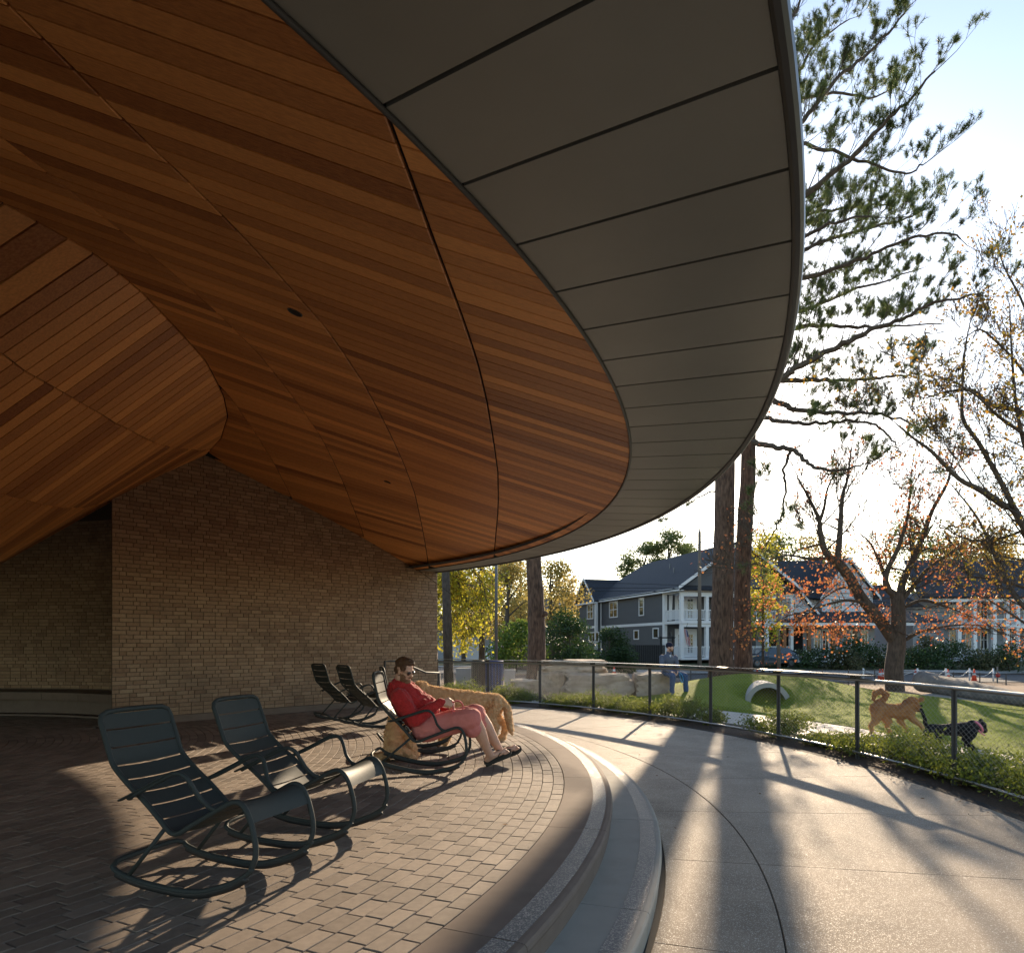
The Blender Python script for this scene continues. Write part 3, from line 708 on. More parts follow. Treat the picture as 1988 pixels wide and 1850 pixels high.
def head(mb, c, fwd, up, s=1., jaw=True):
    """adult head centred at c; fwd = face direction; returns frame"""
    f = Vector(fwd).normalized(); u = Vector(up); u = (u-f*u.dot(f)).normalized(); r = f.cross(u)
    m = Matrix((f, r, u)).transposed()
    def L(x, y, z): return Vector(c)+m @ Vector((x*s, y*s, z*s))
    mb.ell(L(-.012, 0, .035), Vector((.092, .074, .088))*s, m, 20)      # skull
    mb.ell(L(.025, 0, -.03), Vector((.062, .056, .078))*s, m, 16)       # face
    mb.ell(L(.045, 0, -.088), Vector((.030, .034, .024))*s, m, 12)      # chin
    for q in (-1, 1):
        mb.ell(L(.01, q*.04, -.06), Vector((.04, .022, .032))*s, m, 10)     # jaw
        mb.ell(L(-.005, q*.077, 0), Vector((.018, .010, .032))*s, m, 10)    # ears
        mb.ell(L(.062, q*.032, -.018), Vector((.02, .02, .015))*s, m, 10)   # cheeks
        mb.ell(L(.070, q*.028, .030), Vector((.014, .022, .008))*s, m, 10)   # brow
    mb.ell(L(.088, 0, .002), Vector((.012, .010, .026))*s, m, 10)       # nose bridge
    mb.ell(L(.099, 0, -.016), Vector((.016, .016, .012))*s, m, 10)      # nose tip
    mb.ell(L(.080, 0, -.050), Vector((.012, .024, .006))*s, m, 10)      # lips
    mb.ell(L(.078, 0, -.060), Vector((.012, .021, .007))*s, m, 10)
    return L, m
def hand(mb, wrist, palm_dir, side, curl=.9, s=1., nrm=None):
    """palm plus five bent fingers. palm_dir: wrist->knuckles, side: towards thumb, curls towards nrm"""
    f = Vector(palm_dir).normalized(); sd_ = Vector(side); sd_ = (sd_-f*sd_.dot(f)).normalized(); n = f.cross(sd_) if nrm is None else Vector(nrm); w0 = Vector(wrist)
    for k, y in enumerate((-.028, -.009, .010, .028)): cap(mb, w0+sd_*y*.6*s, w0+f*.085*s+sd_*y*s, .014*s, .012*s, 8)
    for k, (y, ln) in enumerate(((-.030, .060), (-.010, .074), (.010, .080), (.030, .072))):
        p = w0+f*.088*s+sd_*y*s; d = f.copy(); seg = ln*s/3*1.1
        for j in range(3):
            q = Matrix.Rotation(curl*(j+1)*.55, 3, f.cross(n).normalized()) @ f; p2 = p+q*seg; cap(mb, p, p2, (.0092-.001*j)*s, (.0082-.001*j)*s, 8); p = p2
    p = w0+f*.025*s+sd_*.026*s; p2 = p+(f*.6+sd_*.7+n*.35).normalized()*.042*s; cap(mb, p, p2, .013*s, .010*s, 8); cap(mb, p2, p2+(f*.9+n*.5-sd_*.1).normalized()*.034*s, .010*s, .008*s, 8)

# ---- man in the red sweater, leaning back in the chair, looking down to the right
man = thing('person', 'bearded man in sunglasses, red knit sweater and salmon shorts reclining in a rocking chair', 'person', (-.9, 7.05, 0))
hc = Vector((-1.10, 6.98, 1.025)); fw = Vector((.82, -.42, -.36)); 
sh_n = Vector((-1.13, 6.85, .765)); sh_f = Vector((-1.13, 7.24, .785)); ch = Vector((-1.13, 7.03, .78)); bl = Vector((-.985, 7.04, .585)); hp = Vector((-.86, 7.04, .445))
el_n = Vector((-.97, 6.80, .555)); wr_n = Vector((-.70, 6.88, .715)); el_f = Vector((-.93, 7.38, .58)); wr_f = Vector((-.66, 7.12, .60))
kn_n = Vector((-.395, 6.93, .555)); kn_f = Vector((-.35, 7.20, .565)); an_n = Vector((-.235, 7.20, .135)); an_f = Vector((-.13, 7.38, .15))
b = MB(); L, hm = head(b, hc, fw, (-.2, 0, 1), 1.03)
cap(b, hc+Vector((-.035, 0, -.06)), ch+Vector((.0, 0, .06)), .062, .07)
limb(b, [ch, bl, hp], [.13, .14, .13]); limb(b, [sh_n, el_n, wr_n], [.055, .045, .030]); limb(b, [sh_f, el_f, wr_f], [.055, .045, .030])
limb(b, [hp+Vector((0, -.09, 0)), kn_n, mixv(kn_n, an_n, .35), mixv(kn_n, an_n, .7), an_n], [.09, .068, .074, .052, .040]); limb(b, [hp+Vector((0, .09, 0)), kn_f, mixv(kn_f, an_f, .35), mixv(kn_f, an_f, .7), an_f], [.09, .068, .072, .052, .040])
ROLL = 42
for an, d in ((an_n, Vector((.90, .10, .42))), (an_f, Vector((.9, .05, .40)))):
    d.normalize(); sd_ = Matrix.Rotation(R(ROLL), 3, d) @ d.cross(Vector((0, 0, 1))).normalized(); un = sd_.cross(d)
    heel = an-un*.055-d*.045; cap(b, an, heel, .036, .032); limb(b, [heel, heel+d*.10+un*.012, heel+d*.19-un*.004], [.032, .034, .028])
    for j in range(5): q = heel+d*(.19)+sd_*(.034-.0165*j)-un*.004; cap(b, q, q+d*(.052-.006*j), .012-.0008*j, .0105-.0008*j, 8)
hand(b, wr_n, (.85, .25, -.12), (.1, .35, .9), 1.0, 1.05, nrm=(.0, .5, -.8)); hand(b, wr_f, (.8, -.5, -.1), (.1, -.3, .9), .8, 1.05, nrm=(0, -.5, -.8))
body = remesh(b, 'body', M['skin'], man, .0065, 3)
# sweater: torso, belly, collar, sleeves
s = MB(); limb(s, [ch+Vector((-.01, 0, .03)), mixv(ch, bl, .5)+Vector((.015, 0, 0)), bl+Vector((.03, 0, -.0)), hp+Vector((.01, 0, .015))], [.155, .185, .190, .165])
s.ell(bl+Vector((.06, 0, .035)), (.185, .19, .17), None, 16); s.ell(mixv(sh_n, sh_f, .5)+Vector((.01, 0, -.03)), (.135, .265, .115), None, 16)
limb(s, [sh_n, mixv(sh_n, el_n, .5), el_n, mixv(el_n, wr_n, .5), wr_n-Vector((.02, .005, .01))], [.098, .088, .078, .062, .044]); limb(s, [sh_f, mixv(sh_f, el_f, .5), el_f, mixv(el_f, wr_f, .5), wr_f-Vector((.02, 0, 0))], [.098, .088, .078, .062, .044])
for j in range(10):
    a_ = 2*math.pi*j/10; cc = hc+Vector((-.075, 0, -.165)); cap(s, cc+Vector((.075*math.cos(a_), .08*math.sin(a_), -.035*math.cos(a_)*.6-.035)), cc+Vector((.078*math.cos(a_), .084*math.sin(a_), -.03*math.cos(a_)+.015)), .022, .015, 8)
# ribs of the knit: low ridges round sleeve and belly
sweater = remesh(s, 'sweater', M['sweater'], man, .0075, 3, .015, 9)
s = MB(); 
limb(s, [hp+Vector((-.02, -.085, -.01)), mixv(hp, kn_n, .5)+Vector((0, -.03, .0)), mixv(hp, kn_n, .93)+Vector((0, -.012, 0))], [.14, .128, .116]); limb(s, [hp+Vector((-.02, .085, -.01)), mixv(hp, kn_f, .5)+Vector((0, .03, 0)), mixv(hp, kn_f, .93)], [.14, .128, .114])
limb(s, [mixv(hp, kn_n, .8), mixv(kn_n, an_n, .20)+Vector((-.04, -.01, -.03))], [.11, .100]); limb(s, [mixv(hp, kn_f, .8), mixv(kn_f, an_f, .16)+Vector((-.035, 0, -.03))], [.11, .096])
limb(s, [hp, mixv(hp, mixv(kn_n, kn_f, .5), .45)], [.13, .10]); s.ell(mixv(hp, kn_n, .85)+Vector((0, 0, -.06)), (.10, .07, .07)); 
remesh(s, 'shorts', M['shorts'], man, .009, 3, .012, 7)
# hair, beard, sunglasses, sandals
s = MB(); s.ell(L(-.030, 0, .060), (.090, .079, .078), hm, 20); s.ell(L(.012, 0, .106), (.078, .066, .036), hm, 16); s.ell(L(-.045, 0, .0), (.066, .076, .07), hm, 16); s.ell(L(.050, 0, .104), (.042, .056, .026), hm, 12)
for q in (-1, 1): s.ell(L(.018, q*.062, .052), (.040, .022, .040), hm, 12)
o = remesh(s, 'hair', M['hair'], man, .006, 2, .008, 40)
s = MB()
s.ell(L(.056, 0, -.090), (.044, .048, .042), hm, 16)
for q in (-1, 1): s.ell(L(.030, q*.052, -.058), (.046, .024, .044), hm, 12); s.ell(L(-.004, q*.066, -.022), (.020, .011, .036), hm, 12)
s.ell(L(.086, 0, -.038), (.012, .030, .007), hm, 10)
o = remesh(s, 'beard', M['beard'], man, .005, 1, .006, 50)
gl = MB()
for q in (-1, 1): gl.ell(L(.083, q*.034, .010), Vector((.010, .029, .020)), hm, 14)
gg = gl.build('sunglasses', M['lens'], man, smooth=True)
s = MB(); s.tube([L(-.015, .082, .016), L(.060, .074, .018), L(.086, .052, .022), L(.097, 0, .020), L(.086, -.052, .022), L(.060, -.074, .018), L(-.015, -.082, .016)], .002, 6); s.build('glasses_frame', M['lens'], gg, smooth=True)
for an, d in ((an_n, Vector((.90, .10, .42))), (an_f, Vector((.9, .05, .40)))):
    d = d.normalized(); sd_ = Matrix.Rotation(R(ROLL), 3, d) @ d.cross(Vector((0, 0, 1))).normalized(); un = sd_.cross(d); heel = an-un*.055-d*.045
    s = MB(); pr = [(-.045, .030), (-.03, .041), (.02, .043), (.09, .046), (.17, .055), (.22, .052), (.255, .036), (.268, .016)]
    up_ = [heel+d*x+sd_*w_-un*.036 for x, w_ in pr]+[heel+d*x-sd_*w_-un*.036 for x, w_ in pr[::-1]]; dn = [p-un*.026 for p in up_]; k = len(up_)
    s.add(up_+dn, [tuple(range(k)), tuple(range(2*k-1, k-1, -1))]+[(i, i+k, (i+1) % k+k, (i+1) % k) for i in range(k)]); sa = s.build('sandal', M['sandal'], man)
    s = MB(); c0 = heel+d*.185-un*.03
    for q in (-1, 1): s.tube(smoothpath([c0, heel+d*.15+sd_*q*.022+un*.030, heel+d*.09+sd_*q*.045-un*.02], 4), .007, 6, flat=(1.4, .5))
    s.build('strap', M['sandal'], sa, smooth=True)
# leash held by the man
ls = thing('leash', 'pink rope leash looped in the hand of the man in red', 'leash', (-.62, 6.9, .6))
h0 = wr_n+Vector((.09, .03, -.02)); s = MB()
lp = [h0+Vector((.0, 0, .03))]+[h0+Vector((.055+.062*math.cos(q), -.01, -.035+.068*math.sin(q))) for q in [R(130-30*i) for i in range(11)]]
s.tube(smoothpath(lp, 3), .0075, 6)
s.tube(smoothpath([h0, h0+Vector((.02, -.03, -.06)), h0+Vector((-.05, -.05, -.17)), h0+Vector((-.16, -.02, -.22)), h0+Vector((-.28, .02, -.29)), h0+Vector((-.36, .15, -.36)), h0+Vector((-.40, .55, -.30))], 5), .006, 6)
s.build('rope', M['rope_r'], ls, smooth=True)

# ---- apricot doodle standing behind the chair (head to the left, rump to the right)
def dog_legs(mb, items):
    for pts, rs in items: limb(mb, pts, rs)
dg1 = thing('dog', 'curly apricot dog standing behind the man in red with its tail hanging', 'dog', (-.5, 8.95, 0))
s = MB(); V3 = Vector
sp = [V3((-1.04, 8.80, .66)), V3((-.86, 8.84, .60)), V3((-.60, 8.92, .575)), V3((-.36, 9.0, .55)), V3((-.22, 9.05, .53))]
limb(s, sp, [.105, .128, .120, .105, .118]); s.ell(sp[1]+V3((0, 0, -.04)), (.13, .10, .13))
limb(s, [sp[0], V3((-1.15, 8.76, .73))], [.085, .085]); s.ell(V3((-1.17, 8.75, .745)), (.10, .085, .085)); s.ell(V3((-1.27, 8.73, .71)), (.07, .05, .05))
for q in (-1, 1): s.ell(V3((-1.15, 8.75+q*.085, .72)), (.045, .02, .085))
dog_legs(s, [([sp[1]+V3((.02, -.07, -.08)), V3((-.80, 8.74, .33)), V3((-.82, 8.73, .12)), V3((-.86, 8.71, .045))], [.075, .050, .044, .044]),
             ([sp[1]+V3((0, .07, -.08)), V3((-.84, 8.92, .33)), V3((-.87, 8.92, .12)), V3((-.92, 8.90, .045))], [.075, .050, .044, .044]),
             ([sp[4]+V3((0, -.06, -.02)), V3((-.30, 8.95, .33)), V3((-.20, 8.98, .20)), V3((-.26, 8.94, .05)), V3((-.32, 8.92, .04))], [.10, .070, .042, .042, .036]),
             ([sp[4]+V3((.02, .06, -.02)), V3((-.22, 9.12, .33)), V3((-.09, 9.17, .21)), V3((-.12, 9.16, .05)), V3((-.18, 9.14, .04))], [.10, .070, .044, .042, .036]),
             ([sp[4]+V3((.06, 0, .04)), V3((-.07, 9.04, .45)), V3((-.04, 9.02, .30)), V3((-.02, 9.01, .17)), V3((.0, 9.0, .12))], [.05, .052, .05, .04, .02])])
o = remesh(s, 'body', M['doodle'], dg1, .010, 2, .016, 24); fur(o, 'fur', M['doodle_f'], 24000, .020, dg1, .1, .0018)
# ---- second doodle sitting between the chairs
dg2 = thing('dog', 'curly apricot dog sitting behind the rocking chair, its back seen through the frame', 'dog', (-1.3, 7.72, 0))
s = MB(); limb(s, [V3((-1.32, 7.70, .14)), V3((-1.32, 7.70, .30)), V3((-1.29, 7.72, .44)), V3((-1.25, 7.75, .54))], [.125, .118, .11, .085]); s.ell(V3((-1.24, 7.76, .62)), (.10, .09, .09)); s.ell(V3((-1.15, 7.78, .60)), (.06, .05, .045))
dog_legs(s, [([V3((-1.33, 7.58, .13)), V3((-1.18, 7.60, .10)), V3((-1.10, 7.60, .04))], [.095, .05, .036]), ([V3((-1.33, 7.80, .13)), V3((-1.18, 7.82, .10)), V3((-1.10, 7.82, .04))], [.095, .05, .036]),
             ([V3((-1.22, 7.68, .40)), V3((-1.13, 7.68, .2)), V3((-1.10, 7.68, .04))], [.07, .045, .04]), ([V3((-1.38, 7.66, .08)), V3((-1.50, 7.60, .04)), V3((-1.56, 7.55, .06))], [.05, .045, .03])])
for q in (-1, 1): s.ell(V3((-1.24, 7.76+q*.085, .60)), (.04, .02, .08))
o = remesh(s, 'body', M['doodle'], dg2, .010, 2, .016, 24); fur(o, 'fur', M['doodle_f'], 12000, .020, dg2, .1, .0018)
# ---- golden dog trotting to the right on the turf edge
dg3 = thing('dog', 'golden brown dog with curled bushy tail bounding along the edge of the turf', 'dog', (6.7, 12.2, -.3))
def K(px, py, d): return P(px, py, d)
D = 12.15; s = MB(); b1 = [K(1704, 1376, D), K(1722, 1378, D), K(1742, 1381, D-.02), K(1758, 1379, D-.05)]
limb(s, b1, [.135, .115, .125, .14]); limb(s, [b1[3], K(1768, 1368, D-.1)], [.13, .105]); s.ell(K(1771, 1362, D-.12), (.105, .09, .095)); s.ell(K(1781, 1371, D-.18), (.062, .05, .045)); s.ell(K(1782.5, 1379, D-.18), (.045, .035, .02))
s.ell(K(1757, 1366, D-.02), (.045, .03, .085)); s.ell(K(1788, 1358, D-.10), (.055, .03, .04), Matrix.Rotation(R(-30), 3, 'Y'))
dog_legs(s, [([b1[0]+V3((0, -.05, 0)), K(1700, 1398, D-.1), K(1691, 1408, D-.1), K(1693, 1424, D-.1), K(1698, 1426, D-.1)], [.125, .07, .038, .034, .03]),
             ([b1[0]+V3((.04, .05, 0)), K(1724, 1400, D), K(1722, 1412, D), K(1731, 1427, D), K(1735, 1429, D)], [.115, .065, .036, .034, .03]),
             ([b1[3]+V3((-.05, .04, -.02)), K(1747, 1398, D), K(1757, 1410, D), K(1760, 1420, D)], [.10, .048, .034, .034]),
             ([b1[3]+V3((.02, -.06, -.02)), K(1772, 1396, D-.15), K(1786, 1407, D-.2), K(1794, 1417, D-.22)], [.10, .05, .036, .034]),
             ([K(1702, 1364, D+.05), K(1716, 1357, D+.05), K(1720, 1348, D+.05), K(1710, 1341, D+.05), K(1698, 1345, D+.05), K(1695, 1358, D+.05)][::-1], [.03, .045, .05, .055, .05, .045])])
o = remesh(s, 'body', M['golden'], dg3, .012, 2, .012, 12, belly=(-.15, .30)); fur(o, 'fur', M['golden_f'], 9000, .03, dg3, .7, .002)
s = MB(); s.ell(K(1756, 1367, D-.06), (.05, .03, .085)); s.build('ear', mk('dark_gold_fur', (.18, .06, .02), (.30, .12, .04), .9), dg3, smooth=True); s = MB(); s.ell(K(1784, 1380.5, D-.20), (.04, .03, .010)); s.build('mouth', M['blackfur'], dg3, smooth=True)
s = MB(); s.ell(K(1788.5, 1369.5, D-.24), (.024, .02, .018)); s.build('nose', M['blackfur'], dg3, smooth=True)
# ---- black dog running to the right with a pink collar
dg4 = thing('dog', 'sleek black dog with a pink collar running right in front of the golden dog', 'dog', (6.5, 10, -.3))
D = 10.1; s = MB(); b1 = [K(1811, 1418, D), K(1830, 1416, D), K(1856, 1415, D), K(1880, 1416, D), K(1889, 1412, D)]
limb(s, b1, [.105, .082, .10, .120, .09]); s.ell(K(1806, 1428, D), (.09, .09, .12)); limb(s, [b1[4], K(1900, 1408, D)], [.085, .070]); s.ell(K(1905, 1408, D-.03), (.075, .065, .07)); s.ell(K(1911, 1417, D-.05), (.045, .04, .05)); s.ell(K(1888, 1400, D), (.07, .03, .022)); s.ell(K(1904, 1399, D+.03), (.04, .02, .035))
dog_legs(s, [([K(1806, 1424, D-.05), K(1816, 1441, D-.05), K(1810, 1452, D-.05), K(1820, 1465, D-.05)], [.10, .06, .032, .028]),
             ([K(1812, 1424, D+.08), K(1824, 1440, D+.08), K(1818, 1454, D+.08), K(1828, 1460, D+.08)], [.09, .055, .03, .028]),
             ([K(1884, 1422, D-.08), K(1876, 1440, D-.08), K(1893, 1458, D-.1), K(1908, 1474, D-.12), K(1914, 1476, D-.12)], [.085, .05, .034, .026, .024]),
             ([K(1880, 1424, D+.06), K(1872, 1442, D+.06), K(1884, 1456, D+.06), K(1888, 1466, D+.06)], [.08, .048, .03, .026]),
             ([K(1802, 1412, D), K(1796, 1404, D), K(1795, 1393, D), K(1790, 1382, D), K(1788, 1377, D)], [.035, .030, .026, .024, .026])])
o = remesh(s, 'body', M['blackfur'], dg4, .012, 3, .004, 16)
s = MB(); c0 = K(1897, 1410, D); ax = (K(1905, 1403, D)-K(1889, 1413, D)).normalized(); q1 = ax.orthogonal().normalized(); q2 = ax.cross(q1)
s.tube([c0+(q1*math.cos(a_)+q2*math.sin(a_))*.092 for a_ in [2*math.pi*i/18 for i in range(18)]], .016, 6, closed=True); s.build('collar', M['pink'], dg4, smooth=True)
s = MB(); s.tube(smoothpath([K(1900, 1417, D-.12), K(1905, 1423, D-.12), K(1912, 1427, D-.1)], 3), .009, 6); s.build('leash_end', M['pink'], dg4, smooth=True)

# ---- man on the boulder
mn = thing('person', 'man in a navy beanie, slate pullover and jeans sitting on a boulder beyond the fence', 'person', (4.6, 19.4, -.3))
D = 19.45
hc = P(1300.5, 1257, D-.05); f2 = V3((.86, -.5, -.02)); b = MB(); L, hm = head(b, hc, f2, (0, 0, 1), 1.02)
chst = P(1297, 1281, D); hip = P(1294, 1303, D+.05); shn = P(1284.5, 1276, D-.02); shf = P(1311, 1277, D+.05); eln = P(1284, 1296, D-.15); elf = P(1315, 1296, D+.0); wrn = P(1304, 1305, D-.38); wrf = P(1316, 1304, D-.32)
knn = P(1305.5, 1312, D-.45); knf = P(1329.5, 1311.5, D-.2); ann = P(1304.5, 1350, D-.40); anf = P(1332.5, 1347.5, D-.25)
cap(b, hc+V3((-.02, .0, -.07)), chst+V3((0, 0, .15)), .058, .065); limb(b, [chst, hip], [.12, .12]); limb(b, [shn, eln, wrn], [.05, .042, .03]); limb(b, [shf, elf, wrf], [.05, .042, .03])
limb(b, [hip, knn, ann], [.08, .06, .04]); limb(b, [hip, knf, anf], [.08, .06, .04]); hand(b, wrn, (.7, -.5, -.3), (.2, -.3, .9), .9, 1.0, nrm=(.3, .3, -.8)); hand(b, wrf, (-.3, -.8, -.3), (0, -.2, .9), .9, 1.0, nrm=(-.5, 0, -.8))
remesh(b, 'body', M['skin'], mn, .010, 2)
s = MB(); limb(s, [chst+V3((0, 0, .04)), mixv(chst, hip, .5), hip+V3((0, 0, .02))], [.165, .165, .16]); s.ell(mixv(shn, shf, .5)+V3((0, 0, -.03)), (.20, .13, .09)); limb(s, [shn, eln, mixv(eln, wrn, .85)], [.078, .066, .048]); limb(s, [shf, elf, mixv(elf, wrf, .85)], [.078, .066, .048])
for j in range(9):
    a_ = 2*math.pi*j/9; cap(s, hc+V3((-.02+.07*math.cos(a_), .07*math.sin(a_), -.17)), hc+V3((-.025+.068*math.cos(a_), .068*math.sin(a_), -.115)), .02, .014, 8)
remesh(s, 'pullover', M['jacket'], mn, .012, 2, .012, 9)
s = MB(); s.ell(chst+V3((.03, -.12, .10)), (.03, .045, .06)); s.build('undershirt', M['tee'], mn, smooth=True)
s = MB(); limb(s, [hip+V3((-.02, -.06, 0)), mixv(hip, knn, .5), knn, mixv(knn, ann, .5), ann+V3((0, 0, .02))], [.13, .105, .085, .072, .066]); limb(s, [hip+V3((.06, -.02, 0)), mixv(hip, knf, .5), knf, mixv(knf, anf, .5), anf+V3((0, 0, .02))], [.125, .105, .085, .072, .066])
remesh(s, 'jeans', M['jeans'], mn, .012, 2, .012, 8)
s = MB(); s.ell(L(-.018, 0, .062), (.108, .090, .095), hm, 20); s.ell(L(-.035, 0, .035), (.095, .088, .045), hm, 16); remesh(s, 'beanie', M['beanie'], mn, .008, 2)
s = MB(); s.ell(L(.048, 0, -.088), (.038, .042, .032), hm, 14)
for q in (-1, 1): s.ell(L(.022, q*.05, -.058), (.038, .016, .036), hm, 12)
remesh(s, 'beard', M['beard'], mn, .007, 1)
for an, nm in ((ann, 0), (anf, 1)):
    s = MB(); cap(s, an+V3((0, .03, -.04)), an+V3((.07, -.16, -.07)), .05, .042); cap(s, an, an+V3((0, 0, -.05)), .05, .05); remesh(s, 'shoe', M['rubber'], mn, .012, 1)
lb = thing('leash', 'light blue rope leash hanging from the hands of the man on the boulder', 'leash', tuple(wrf)); s = MB()
s.tube(smoothpath([wrf+V3((0, -.06, 0)), wrf+V3((.08, -.08, -.06)), wrf+V3((.13, -.08, -.2)), wrf+V3((.10, -.08, -.30)), wrf+V3((.05, -.09, -.2)), wrf+V3((.03, -.08, -.06))], 4), .012, 6); s.build('rope', M['rope_b'], lb, smooth=True)

# ------------------------------------------------------------------ guard fence on the arc r = 14.55
fn = thing('guard_fence', 'curved steel guard fence with diamond wire mesh around the plaza', 'fence', (C1[0]+14.55, C1[1], -.3))
RF = 14.55; pa = [2.5+7.15*k for k in range(-4, 10)]
for q in pa:
    a_ = R(q); c = pol(RF, a_, .27); s = MB(); s.box((c.x, c.y, .235), (.018, .075, 1.13), a_); s.box((c.x, c.y, .235), (.05, .012, 1.12), a_)
    s.build('post', M['post'], fn)
s = MB(); s.tube([pol(RF-.01, R(q), .80) for q in np.arange(-26, 67.5, 1.2)], .024, 10); s.build('top_rail', M['rail'], fn, smooth=True)
s = MB(); s.tube([pol(RF-.01, R(q), -.215) for q in np.arange(-26, 67.5, 1.2)], .020, 8); s.build('bottom_rail', M['rail'], fn, smooth=True)
s = MB(); V = []; F = []; qs = np.arange(8.6, 67.5, .8)
for q in qs:
    for r_, z_ in ((RF-.17, .858), (RF+.09, .858), (RF+.09, .872), (RF-.17, .872)): V.append(pol(r_, R(q), z_))
for i in range(len(qs)-1):
    for k in range(4): F.append((i*4+k, (i+1)*4+k, (i+1)*4+(k+1) % 4, i*4+(k+1) % 4))
F += [(0, 1, 2, 3), tuple((len(qs)-1)*4+k for k in (3, 2, 1, 0))]
s.add(V, F); s.build('drink_ledge', M['plate'], fn)
for q in pa:
    if q > 8.5: s = MB(); c = pol(RF-.03, R(q), .838); s.box(c, (.16, .012, .04), R(q)); s.build('bracket', M['plate'], fn)
# wire mesh as thin crossing strands
V = []; F = []; cw_ = .085; hh = (-.195, .78); rise = (hh[1]-hh[0]); nsl = 10; spanang = math.degrees(rise*(cw_/.06)/RF)
q = -26.-spanang
while q < 67:
    for sg in (1, -1):
        base_i = len(V)
        for i in range(nsl+1):
            f_ = i/nsl; aa = R(q+spanang*(f_ if sg > 0 else 1-f_))
            c = pol(RF+.006*sg, aa, hh[0]+rise*f_)
            for k in range(3):
                th_ = 2.094*k; rad = Vector((math.cos(aa), math.sin(aa), 0)); tan = Vector((-math.sin(aa), math.cos(aa), 0))
                V.append(c+(rad*math.cos(th_)+tan*math.sin(th_))*.0015)
        for i in range(nsl):
            for k in range(3): a0 = base_i+i*3+k; a1 = base_i+i*3+(k+1) % 3; F.append((a0, a1, a1+3, a0+3))
    q += math.degrees(cw_/RF)
npmesh('wire_mesh', V, F, M['wire'], fn, kind='stuff')

# ------------------------------------------------------------------ plants
def shrub(x, y, w_, h_, n, mat, name='shrub', label='', group=None, z=-.31, size=.035, upright=.5, d_=None, stems=14):
    t = thing(name, label, 'shrub', (x, y, z), group)
    tips = []; s = MB(); dd = d_ or w_
    for i in range(stems):
        a_ = rr(0, 6.28); r_ = math.sqrt(random.random()); tp = Vector((x+math.cos(a_)*r_*w_/2, y+math.sin(a_)*r_*dd/2, z+h_*(1-.45*r_*r_)*rr(.65, 1.08)))
        b0 = Vector((x+rr(-.1, .1)*w_, y+rr(-.1, .1)*w_, z-.02)); md = b0.lerp(tp, .5)+Vector((0, 0, -.06*h_))
        s.tube([b0, md, tp], [.006, .004, .0015], 4); tips.append((md, tp))
    s.build('stem', M['bark2'], t, kind='stuff')
    C = []
    per = n//stems
    for md, tp in tips:
        ax = np.array(tp-md); k = np.random.uniform(-.15, 1.05, per)[:, None]
        C.append(np.array(md)+ax*k+np.random.normal(0, 1, (per, 3))*np.array([w_*.085, dd*.085, h_*.075]))
    C = np.concatenate(C); C[:, 2] = np.maximum(C[:, 2], z+.02)
    V, F, tn = leaves(C, size, .4, .42, -upright); npmesh('foliage', V, F, mat, t, tn, kind='stuff')
    return t
# (px, plaza-side base y, width m, height m)
HG = 'evergreen shrubs planted along the guard fence'
def strip(px, r=14.95):      # point on the planting strip under image column px
    best = None
    for k in range(-300, 700):
        a_ = R(k/10); p = pol(r, a_)
        if p.y < 3: continue
        e = abs(994+1325*p.x/p.y-px)
        if best is None or e < best[0]: best = (e, p)
    return best[1]
shr = [(868, .9, .50, 'behind the fence next to the brick wall corner'), (905, 1.0, .62, 'in front of the pale concrete block left of the blue bin'), (985, .8, .62, 'with a tall pointed tip right of the blue bin'), (1010, .9, .42, 'low at the foot of the stacked boulders, left end'),
       (1085, .9, .36, 'below the stacked boulders, left of centre'), (1122, .9, .40, 'below the middle of the stacked boulders'), (1165, .95, .55, 'below the big pointed boulder'), (1205, .9, .46, 'left of the boulder the man sits on'), (1245, .9, .40, 'under the boulder the man sits on'), (1290, 1.0, .55, 'left of the seated man\'s feet'),
       (1335, 1.0, .66, 'right of the seated man\'s feet, the taller'), (1385, .55, .34, 'small and sparse under the twin pines'), (1512, 1.05, .52, 'standing alone in front of the concrete pipe'), (1600, .7, .22, 'low beside the fifth post from the right'), (1668, 1.0, .50, 'at the left end of the big clump below the golden dog'),
       (1725, 1.15, .72, 'tall in the middle of the clump below the golden dog'), (1790, 1.0, .60, 'at the right end of the clump below the golden dog'), (1838, .7, .58, 'just left of the nearest fence post'), (1905, .95, .50, 'right of the nearest fence post, low'), (1960, 1.1, .66, 'at the right edge of the picture'), (2080, 1.2, .6, 'beyond the right edge')]
HT = {1668: .36, 1725: .46, 1790: .50, 1838: .40, 1905: .36, 1960: .50, 1335: .55}
for px, w_, h_, lb_ in shr:
    h_ = HT.get(px, h_)
    p = strip(px, 14.92 if px > 1400 else 15.0)
    shrub(p.x, p.y, w_*1.12, h_*.95, 3300 if px > 1450 else 2200, M['shrub'], 'evergreen_shrub', 'leafy green shrub '+lb_, HG, size=.05 if px > 1450 else .055, stems=26)

